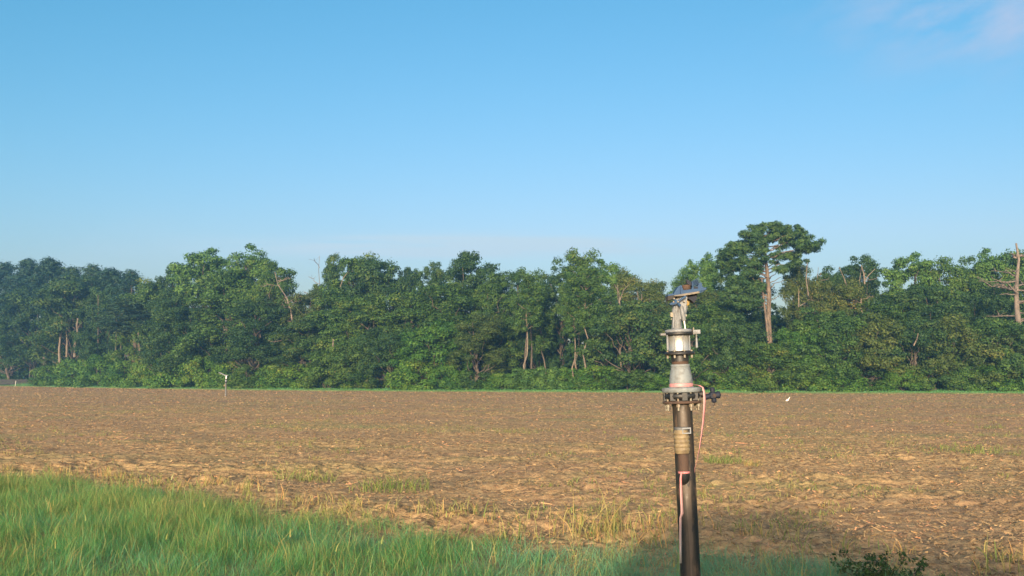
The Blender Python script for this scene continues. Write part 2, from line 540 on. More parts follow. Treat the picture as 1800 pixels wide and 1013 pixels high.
def leaf_cloud(rng, C, Rd, N, size, up=0.25, asp=0.62, fill=0.45, tintc=None, under=0.45, fuzz=0.09):
    """diamond leaves on the outside of many ellipsoidal clumps"""
    C, Rd = np.asarray(C, float), np.asarray(Rd, float)
    idx = np.repeat(np.arange(len(C)), N)
    n = len(idx)
    d = rng.normal(0, 1, (n, 3)); d /= np.linalg.norm(d, axis=1)[:, None]
    flip = (d[:, 2] < 0) & (rng.uniform(0, 1, n) < under)
    d[flip, 2] *= -1
    r = 1 - fill * rng.uniform(0, 1, n) ** 2 + rng.normal(0, fuzz, n)
    P = C[idx] + d * r[:, None] * Rd[idx]
    nr = d * 1.15 + rng.normal(0, 0.45, (n, 3)) + np.array([0, 0, up])
    nr /= np.linalg.norm(nr, axis=1)[:, None]
    t = np.cross(nr, rng.normal(0, 1, (n, 3))); t /= np.linalg.norm(t, axis=1)[:, None] + 1e-9
    b = np.cross(nr, t)
    s = size * rng.uniform(0.6, 1.35, n)
    t = t * s[:, None]; b = b * (s * asp)[:, None]
    V = np.stack([P - t, P - b * 1.0 + t * 0.15, P + t, P + b + t * 0.15], 1).reshape(-1, 3)
    ti = (tintc[idx] if tintc is not None else 0.4) + rng.normal(0, 0.15, n)
    return V, np.arange(n * 4), np.full(n, 4), np.repeat(np.clip(ti, 0, 1), 4)


rng = np.random.default_rng(11)
NG = 760000
gx = rng.uniform(-13, 6, NG); gy = rng.uniform(4.2, 18, NG)
ge = grass_edge(gx) + 0.35 * perlin(gx / 0.8, gy / 0.8, 12) + 0.12 * perlin(gx / 0.2, gy / 0.2, 13)
inside = (ge - gy)
vis = np.abs(gx) < 0.62 * gy + 1.5
dens = np.clip(inside / 1.3 + 0.15, 0, 1) * np.clip(0.72 + 0.9 * perlin(gx / 0.55, gy / 0.55, 14), 0.25, 1)
keep = vis & (rng.uniform(0, 1, NG) < dens)
gx, gy, inside = gx[keep], gy[keep], inside[keep]
n = len(gx)
patch = perlin(gx / 1.6, gy / 1.3, 15); patch2 = perlin(gx / 0.5, gy / 0.5, 16)
leftness = np.clip((0.2 - gx) / 2.5, 0, 1)
H = rng.uniform(0.09, 0.25, n) * (0.80 + 0.30 * leftness) * (1 + 0.45 * patch2 + 0.25 * patch) * np.clip(0.6 + inside / 1.6, 0.6, 1.0)
lean = rng.uniform(0.2, 1.5, n) * (1 + 0.5 * perlin(gx / 0.7, gy / 0.7, 19))
Wd = rng.uniform(0.0018, 0.0042, n)
tint = np.clip(0.26 + 0.30 * patch + 0.15 * patch2 + rng.normal(0, 0.16, n) + 0.22 * leftness + 0.10 * (gy > 11) - 0.10, 0, 0.95)
thatch = perlin(gx / 0.45, gy / 0.6, 26) > 0.42
H[thatch] *= 0.62
dry = rng.uniform(0, 1, n) < 0.07 + 0.12 * thatch + 0.06 * np.clip(perlin(gx / 0.9, gy / 2.0, 17), 0, 1) * 3
tint -= 0.30 * np.clip((gx + 0.6) / 1.8, 0, 1)  # dewy and bluer to the right, colour also lifted to lighten the truck's shade
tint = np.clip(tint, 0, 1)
H *= 1 + 0.35 * np.clip((gx - 0.6) / 1.2, 0, 1)
tint[dry] = rng.uniform(0.72, 1.0, dry.sum()); H[dry] *= 1.25; lean[dry] *= 0.7
P = np.stack([gx, gy, soil_h(gx, gy) - 0.01], 1)
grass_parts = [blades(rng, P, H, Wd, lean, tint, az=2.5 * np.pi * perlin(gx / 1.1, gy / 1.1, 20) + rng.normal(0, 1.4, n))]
# taller thin stalks
ns = 1800
sx_ = rng.uniform(-12, 4.5, ns); sy_ = rng.uniform(5, 15.5, ns)
k = (grass_edge(sx_) + 0.5 > sy_) & (np.abs(sx_) < 0.6 * sy_ + 1.5) & (rng.uniform(0, 1, ns) < 0.45 + 0.9 * perlin(sx_ / 0.9, sy_ / 0.9, 18))
sx_, sy_ = sx_[k], sy_[k]; ns = len(sx_)
P = np.stack([sx_, sy_, soil_h(sx_, sy_)], 1)
grass_parts.append(blades(rng, P, rng.uniform(0.28, 0.50, ns), rng.uniform(0.003, 0.0055, ns), rng.uniform(0.05, 0.4, ns), rng.uniform(0.55, 1.0, ns)))
# seed heads near the tops of some stalks
sd_ = rng.uniform(0, 1, ns) < 0.35
Pt = P[sd_] + np.array([0, 0, 0.30]) ; m_ = sd_.sum()
grass_parts.append(blades(rng, Pt, rng.uniform(0.05, 0.11, m_), rng.uniform(0.007, 0.013, m_), rng.uniform(0.0, 0.5, m_), rng.uniform(0.75, 1.0, m_)))
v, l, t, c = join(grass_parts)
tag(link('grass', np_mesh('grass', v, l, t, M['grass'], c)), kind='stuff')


def weed_blades(rng, c, r, n, h, tint, ry=None):
    ry = ry or r
    a = rng.uniform(0, 2 * np.pi, n); q = np.sqrt(rng.uniform(0, 1, n))
    x = c[0] + np.cos(a) * q * r; y = c[1] + np.sin(a) * q * ry
    P = np.stack([x, y, soil_h(x, y) - 0.01], 1)
    return blades(rng, P, rng.uniform(0.5, 1.1, n) * h, rng.uniform(0.006, 0.013, n), rng.uniform(0.1, 0.9, n), np.clip(rng.normal(tint, 0.15, n), 0, 1))


# weeds coming through all over the field
parts = []
nt = 7500
wy = 8.5 + (rng.uniform(0, 1, nt) ** 1.6) * 105; wx = rng.uniform(-0.62, 0.62, nt) * (wy + 3)
gm_ = perlin(wx / 5.0, wy / 7.0, 21) + 0.35 * perlin(wx / 1.2, wy / 1.5, 22)
k = (gm_ > 0.12 - 0.10 * (wx / wy > 0.12)) & (wy > grass_edge(wx) + 0.2)
for x, y in zip(wx[k], wy[k]):
    big_ = 1 + y / 40
    parts.append(weed_blades(rng, (x, y), 0.09 * big_, 9, rng.uniform(0.05, 0.14), rng.uniform(0.25, 0.7)))
# ragged dry grass just past the verge
nf = 1000
fx = rng.uniform(-9, 5, nf); fy = grass_edge(fx) + rng.uniform(-0.2, 1.6, nf) ** 1.0
k = rng.uniform(0, 1, nf) < 0.35 + perlin(fx / 0.8, fy / 0.8, 23)
for x, y in zip(fx[k], fy[k]):
    parts.append(weed_blades(rng, (x, y), 0.10, 6, rng.uniform(0.08, 0.25), rng.uniform(0.45, 0.95)))
v, l, t, c = join(parts)
tag(link('field_weeds', np_mesh('field_weeds', v, l, t, M['weed'], c)), kind='stuff')

# straw and root litter lying on the clods
nl = 440000
ly = 7.0 + (rng.uniform(0, 1, nl) ** 2.0) * 230; lx = rng.uniform(-0.66, 0.66, nl) * (ly + 3)
k = (ly > grass_edge(lx) - 0.8) & (ly < edge_y(lx / ly) + 0.5)
lx, ly = lx[k], ly[k]; nl = len(lx)
big_ = 1 + ly / 34
P = np.stack([lx, ly, soil_h(lx, ly) + rng.uniform(0.0, 0.03, nl)], 1)
a = rng.uniform(0, 2 * np.pi, nl); tl = rng.normal(0.0, 0.22, nl)
Ln = rng.uniform(0.006, 0.024, nl) * big_ * (1 + 1.8 * (rng.uniform(0, 1, nl) < 0.04))
d = np.stack([np.cos(a) * np.cos(tl), np.sin(a) * np.cos(tl), np.sin(tl)], 1) * Ln[:, None]
w = np.cross(d, rng.normal(0, 0.3, (nl, 3)) + np.array([0, -0.1, 1.0])); w /= np.linalg.norm(w, axis=1)[:, None] + 1e-9
w *= (rng.uniform(0.0025, 0.008, nl) * big_)[:, None]
V = np.stack([P - d - w, P + d - w * 0.6, P + d + w * 0.6, P - d + w], 1).reshape(-1, 3)
cl = np.clip(0.45 + 0.35 * perlin(lx / 2.5, ly / 2.0, 24) + 0.30 * perlin(lx / 0.35, ly / 0.5, 25) + rng.normal(0, 0.20, nl), 0, 1)
tag(link('straw_litter', np_mesh('straw_litter', V, np.arange(nl * 4), np.full(nl, 4), M['straw'], np.repeat(cl, 4))), kind='stuff')

# single weed tufts that stand out
TUFTS = [
    (1272, 812, 0.42, 150, 0.22, 0.45, 'wide pale green grass tuft on the soil just right of the near sprinkler post'),
    (1322, 816, 0.18, 60, 0.16, 0.60, 'small yellow green tuft right of the wide pale tuft near the sprinkler post'),
    (1692, 792, 0.85, 150, 0.20, 0.30, 'bright green weed clump on bare soil at the right, largest out in the field'),
    (1756, 765, 0.75, 70, 0.14, 0.55, 'flat yellowish weed clump near the right edge of the field'),
    (1742, 750, 0.55, 80, 0.22, 0.35, 'small upright green weed clump near the right edge, behind the yellowish one'),
    (540, 842, 0.55, 140, 0.26, 0.45, 'ragged green weed clump just past the tall verge grass, left of the broad clump'),
    (688, 862, 0.62, 190, 0.24, 0.28, 'broad green weed clump with three tufts on the soil beyond the verge'),
    (1050, 955, 0.32, 55, 0.46, 0.85, 'tall dry yellow grass stalks at the verge left of the near sprinkler'),
    (912, 760, 0.65, 70, 0.17, 0.35, 'green weed tuft in mid field left of the near sprinkler'),
    (1100, 775, 0.35, 60, 0.18, 0.35, 'small bright green weed tuft close behind the near sprinkler on its left'),
]
for px, py, r, nb, h, ti, lab in TUFTS:
    g = ground_at(px, py)
    v, l, t, c = weed_blades(rng, (g.x, g.y), r, nb, h, ti, r * 0.8)
    o = link('weed_tuft', np_mesh('weed_tuft', v - np.array([g.x, g.y, 0]), l, t, M['weed'], c))
    o.location = (g.x, g.y, 0)
    tag(o, lab, 'weed', 'weed tufts out on the tilled field')


# ------------------------------------------------------------------ trees
def limb(mb, rng, a, b, r0, r1, wob=0.12, n=5, seg=6):
    a, b = np.array(a, float), np.array(b, float)
    L = np.linalg.norm(b - a)
    pts = [a + (b - a) * t + rng.normal(0, wob * L * 0.25, 3) * math.sin(math.pi * t) for t in np.linspace(0, 1, n)]
    mb.tube(pts, [r0 + (r1 - r0) * t for t in np.linspace(0, 1, n)], seg, True, False)
    return pts


def broadleaf(seed, mat, barkm, h=16.0, w=8.5, base=0.18, nc=165, per=215, leaf=0.12, cl=(0.55, 1.1), lobes=5, flat=0.8, trunk_r=0.24):
    """trunk mesh + crown mesh, foot at the origin. The crown is a handful of boughs, each carrying clumps"""
    rng = np.random.default_rng(seed)
    mb = MB()
    top = np.array([rng.normal(0, 0.3), rng.normal(0, 0.3), h * 0.85])
    limb(mb, rng, (0, 0, -0.3), top, trunk_r, 0.05, 0.12, 9, 8)
    L = []
    for i in range(lobes + 4):
        a = 2.4 * i + rng.uniform(-0.5, 0.5)
        z = (max(0.36, base) + (0.86 - max(0.36, base)) * (i + 0.5) / (lobes + 4)) * h
        q = w * 0.5 * (0.74 - 0.16 * max(0, z / h - 0.6) / 0.3) * rng.uniform(0.65, 1.05)
        L.append((q * math.cos(a), q * math.sin(a), z, rng.uniform(0.15, 0.24) * w))
    L.append((rng.normal(0, 0.5), rng.normal(0, 0.5), h * 0.86, 0.24 * w))
    L.append((rng.normal(0, 0.9), rng.normal(0, 0.5), h * 0.76, 0.29 * w))
    L.append((rng.normal(0, 0.4), rng.normal(0, 0.4), h * 0.62, 0.32 * w))
    if base < 0.3:
        for i in range(lobes + 1):
            a = 2.4 * i + 1.0 + rng.uniform(-0.5, 0.5)
            L.append((w * 0.38 * math.cos(a), w * 0.38 * math.sin(a), h * (base + 0.06 + (0.40 - base) * (i + 0.5) / (lobes + 1)), rng.uniform(0.16, 0.25) * w))
    for x, y, z, r in L:
        limb(mb, rng, (0, 0, max(z - r * 1.5 - 0.1 * h, h * 0.15)), (x, y, z), trunk_r * 0.42, 0.03, 0.2, 6)
    C, Rd = [], []
    wt = np.array([l_[3] ** 2 for l_ in L]); wt /= wt.sum()
    while len(C) < nc:
        x, y, z, r = L[rng.choice(len(L), p=wt)]
        d = rng.normal(0, 1, 3); d /= np.linalg.norm(d)
        if d[2] < -0.5: continue
        q = r * rng.uniform(0.2, 1.0) ** 0.5
        p = np.array([x, y, z]) + d * q * np.array([1, 1, 0.95])
        s = rng.uniform(*cl)
        if p[2] < h * base * 0.8 or p[2] + s * 0.6 > h: continue
        C.append(p)
        Rd.append((s, s, s * flat * rng.uniform(0.75, 1.1)))
    tc_ = np.clip(rng.normal(0.36, 0.19, nc), 0, 1)
    v, l, t, c = leaf_cloud(rng, C, Rd, per, leaf, tintc=tc_, fill=0.55, fuzz=0.16)
    return mb.mesh('trunk', barkm), np_mesh('crown', v, l, t, mat, c), h, w


def airy(seed, mat, barkm, h=18.0, w=6.0, base=0.42, nc=96, per=160, leaf=0.13):
    """slender tree with open crown over a bare stem"""
    rng = np.random.default_rng(seed); mb = MB()
    lean_ = rng.normal(0, 0.6, 2)
    pts = limb(mb, rng, (0, 0, -0.3), (lean_[0], lean_[1], h * 0.93), 0.17, 0.03, 0.06, 10, 7)
    C, Rd = [], []
    nb = 24
    for i in range(nb):
        z = h * (base + (0.95 - base) * (i + 0.5) / nb)
        a = i * 2.4 + rng.uniform(-0.5, 0.5)
        f = 1 - abs((z / h - base) / (1 - base) - 0.45) * 1.1
        q = w * 0.5 * max(0.3, f) * rng.uniform(0.6, 1.1)
        e = np.array([lean_[0] * z / h + q * math.cos(a), lean_[1] * z / h + q * math.sin(a), z + q * 0.45])
        limb(mb, rng, (lean_[0] * z / h, lean_[1] * z / h, z - 0.3), e, 0.055, 0.015, 0.2, 5, 5)
        for j in range(max(1, nc // nb)):
            k = rng.uniform(0.45, 1.1)
            p = np.array([lean_[0] * z / h, lean_[1] * z / h, z - 0.3]) * (1 - k) + e * k + rng.normal(0, 0.35, 3)
            C.append(p); s = rng.uniform(0.5, 1.0); Rd.append((s, s, s * 0.8))
    C.append((lean_[0], lean_[1], h * 0.95)); Rd.append((0.7, 0.7, 0.6))
    v, l, t, c = leaf_cloud(rng, C, Rd, per, leaf, tintc=np.clip(rng.normal(0.4, 0.14, len(C)), 0, 1), under=0.25, fuzz=0.2)
    return mb.mesh('trunk', barkm), np_mesh('crown', v, l, t, mat, c), h, w


def pine(seed, h=22.0, w=7.0, base=0.40, nb=40, per=70, leaf=0.26, mat=None, top_round=0.15):
    """tall pine: bare stem, whorls of flattened needle tufts"""
    rng = np.random.default_rng(seed); mb = MB()
    limb(mb, rng, (0, 0, -0.3), (rng.normal(0, 0.3), rng.normal(0, 0.3), h * 0.96), 0.24, 0.05, 0.03, 10, 8)
    C, Rd = [], []
    for i in range(nb):
        t = (i + 0.5) / nb
        z = h * (base + (0.95 - base) * t)
        a = i * 2.39 + rng.uniform(-0.4, 0.4)
        prof = min(1.0, 0.45 + 1.4 * t) * (1 - max(0, (t - top_round)) ** 1.5 * 1.15)
        q = w * 0.5 * prof * rng.uniform(0.65, 1.15)
        e = np.array([q * math.cos(a), q * math.sin(a), z + q * 0.22])
        limb(mb, rng, (0, 0, z - 0.4), e, 0.06, 0.015, 0.15, 5, 5)
        for j in range(4):
            k = rng.uniform(0.3, 1.08)
            p = np.array([0, 0, z - 0.3]) * (1 - k) + e * k + rng.normal(0, 0.3, 3) + np.array([0, 0, 0.2])
            C.append(p); s = rng.uniform(0.55, 0.95); Rd.append((s, s, s * 0.85))
    C.append((0, 0, h * 0.96)); Rd.append((0.7, 0.7, 0.8))
    v, l, t, c = leaf_cloud(rng, C, Rd, per, leaf, up=0.35, asp=0.22, fill=0.8, tintc=np.clip(rng.normal(0.33, 0.12, len(C)), 0, 1), under=0.5, fuzz=0.15)
    return mb.mesh('trunk', M['bark']), np_mesh('crown', v, l, t, mat or M['needles_dark'], c), h, w


def dead(seed, h, spread, nb=9, r=0.22, curve=0.0, mat=None):
    rng = np.random.default_rng(seed); mb = MB()
    pts = []
    for t in np.linspace(0, 1, 10):
        pts.append(np.array([curve * (t ** 2) + rng.normal(0, 0.11) * (t > 0), rng.normal(0, 0.08) * (t > 0), h * t - 0.2 * (t == 0)]))
    mb.tube(pts, [r * (1 - 0.8 * t) for t in np.linspace(0, 1, 10)], 8, True, True)
    lm = MB()
    for i in range(nb):
        t = rng.uniform(0.35, 0.97); p = np.array([curve * t * t, 0, h * t])
        a = (0 if i % 2 else math.pi) + rng.normal(0, 0.7)
        L = spread * rng.uniform(0.4, 1.0) * (1.15 - 0.7 * t)
        e = p + np.array([L * math.cos(a), L * math.sin(a) * 0.7, L * rng.uniform(-0.1, 0.7)])
        q = limb(lm, rng, p, e, r * 0.34, 0.018, 0.3, 6, 5)
        for j in range(3):
            s0 = q[2 + j]
            limb(lm, rng, s0, s0 + np.array([rng.normal(0, 0.4), rng.normal(0, 0.3), rng.uniform(0.1, 0.7)]) * L * 0.5, r * 0.13, 0.01, 0.3, 4, 4)
    mat = mat or M['dead_wood']
    return mb.mesh('trunk', mat), lm.mesh('branches', mat), h, spread


def shrub(seed, mat, h=4.0, w=5.0, nc=44, per=230, leaf=0.11, cl=(0.5, 1.0)):
    rng = np.random.default_rng(seed); mb = MB(); C, Rd = [], []
    for i in range(7):
        a = rng.uniform(0, 2 * math.pi); q = rng.uniform(0.15, 0.38) * w
        limb(mb, rng, (rng.normal(0, 0.2), rng.normal(0, 0.2), -0.2), (q * math.cos(a), q * math.sin(a), h * rng.uniform(0.55, 0.8)), 0.05, 0.015, 0.2, 5, 5)
    for i in range(nc):
        a = rng.uniform(0, 2 * math.pi); zz = rng.uniform(0.05, 0.95)
        q = w * 0.5 * math.sqrt(max(0.0, 1 - zz ** 2.2)) * rng.uniform(0.6, 1.0)
        C.append((q * math.cos(a), q * math.sin(a), h * zz * 0.9)); s = rng.uniform(*cl); Rd.append((s, s, s * 0.8))
    v, l, t, c = leaf_cloud(rng, C, Rd, per, leaf, tintc=np.clip(rng.normal(0.44, 0.20, nc), 0, 1), under=0.3)
    return mb.mesh('stems', M['bark']), np_mesh('foliage', v, l, t, mat, c), h, w


PROTO = {
    'oak': [broadleaf(1, M['leaf_mid'], M['bark'], leaf=0.135, per=190), broadleaf(2, M['leaf_mid'], M['bark'], lobes=6, w=9), broadleaf(3, M['leaf_mid'], M['bark'], h=17, w=8)],
    'dark': [broadleaf(4, M['leaf_dark'], M['bark'], lobes=6), broadleaf(5, M['leaf_dark'], M['bark'], h=15, w=9)],
    'light': [broadleaf(6, M['leaf_light'], M['bark'], h=17, w=8, cl=(0.5, 1.0), leaf=0.14, per=180), broadleaf(7, M['leaf_light'], M['bark'], cl=(0.5, 1.0))],
    'olive': [broadleaf(8, M['leaf_olive'], M['bark'], leaf=0.105, per=240), broadleaf(9, M['leaf_olive'], M['bark'], lobes=6)],
    'open': [broadleaf(10, M['leaf_dark'], M['bark'], base=0.42, nc=105, lobes=6, cl=(0.45, 0.9), per=190), broadleaf(15, M['leaf_dark'], M['bark'], base=0.42, nc=105, lobes=7, cl=(0.45, 0.9), per=190)],
    'airy': [airy(11, M['leaf_mid'], M['bark_stem'], base=0.5), airy(12, M['leaf_mid'], M['bark_stem'], base=0.5), airy(13, M['leaf_mid'], M['bark'])],
    'pine': [pine(21), pine(22, base=0.5, w=7), pine(23, base=0.58, w=6)],
    'shrub': [shrub(31, M['vine']), shrub(32, M['vine'], w=6), shrub(33, M['leaf_mid'], h=4.5), shrub(34, M['leaf_light'], h=4.2, w=5.5)],
    'bush': [broadleaf(41, M['leaf_mid'], M['bark'], h=9, w=8, base=0.05, nc=110, cl=(0.5, 1.0), lobes=6, trunk_r=0.14),
             broadleaf(42, M['vine'], M['bark'], h=9, w=8, base=0.05, nc=110, cl=(0.5, 1.0), lobes=6, trunk_r=0.14),
             broadleaf(43, M['leaf_olive'], M['bark'], h=9, w=8, base=0.05, nc=110, cl=(0.5, 1.0), lobes=5, trunk_r=0.14),
             broadleaf(44, M['leaf_dark'], M['bark'], h=9, w=8.5, base=0.05, nc=115, cl=(0.5, 1.0), lobes=6, trunk_r=0.14)],
    'deadA': [dead(51, 12, 3.0, 24, 0.22)], 'deadB': [dead(52, 11, 2.6, 10, 0.11, -2.0)], 'deadC': [dead(53, 10, 2.4, 16, 0.07)],
    'stem': [dead(54, 12, 2.2, 9, 0.10, 0.5, M['bark_pale'])],
}
NAMES = {'oak': 'oak_tree', 'dark': 'dense_tree', 'light': 'leafy_tree', 'olive': 'olive_green_tree', 'open': 'open_crowned_tree', 'airy': 'slender_tree', 'pine': 'pine_tree',
         'shrub': 'shrub', 'bush': 'bushy_tree', 'deadA': 'dead_tree', 'deadB': 'dead_tree', 'deadC': 'dead_tree', 'stem': 'bare_tree'}
CATS = {'shrub': 'shrub', 'bush': 'bush'}
GROUPS = {'pine': 'pines in the wood', 'shrub': 'shrubs along the foot of the wood', 'bush': 'bushy trees along the wood edge', 'deadA': 'dead trees in the wood', 'deadB': 'dead trees in the wood',
          'deadC': 'dead trees in the wood', 'stem': 'pale bare stems in the wood'}
rt = np.random.default_rng(99)


def plant(kind, var, px, ytop, back, wpx, label, sink=0.0):
    """tree whose top stands at (px, ytop), its foot BACK metres behind the end of the field"""
    u = (px - CX) / F
    Y = float(edge_y(u)) * 1.06 + back
    top = at(px, ytop, Y)
    tm, cm_, h, w = PROTO[kind][var % len(PROTO[kind])]
    sz = max(0.2, (top.z - 0.15 + sink)) / h
    sw = (wpx * 1.20 / F * Y) / w
    root = empty(NAMES[kind], (top.x, Y, 0.15 - sink), (0, 0, rt.uniform(0, 6.28) if kind not in ('deadA', 'deadB', 'stem') else 0))
    root.scale = (sw, sw, sz)
    a = link('stems' if kind == 'shrub' else 'trunk', tm, root)
    link('foliage' if kind == 'shrub' else ('branches' if kind in ('deadA', 'deadB', 'deadC', 'stem') else 'crown'), cm_, root)
    tag(root, label, CATS.get(kind, 'tree'), GROUPS.get(kind, 'trees of the wood'))
    return root


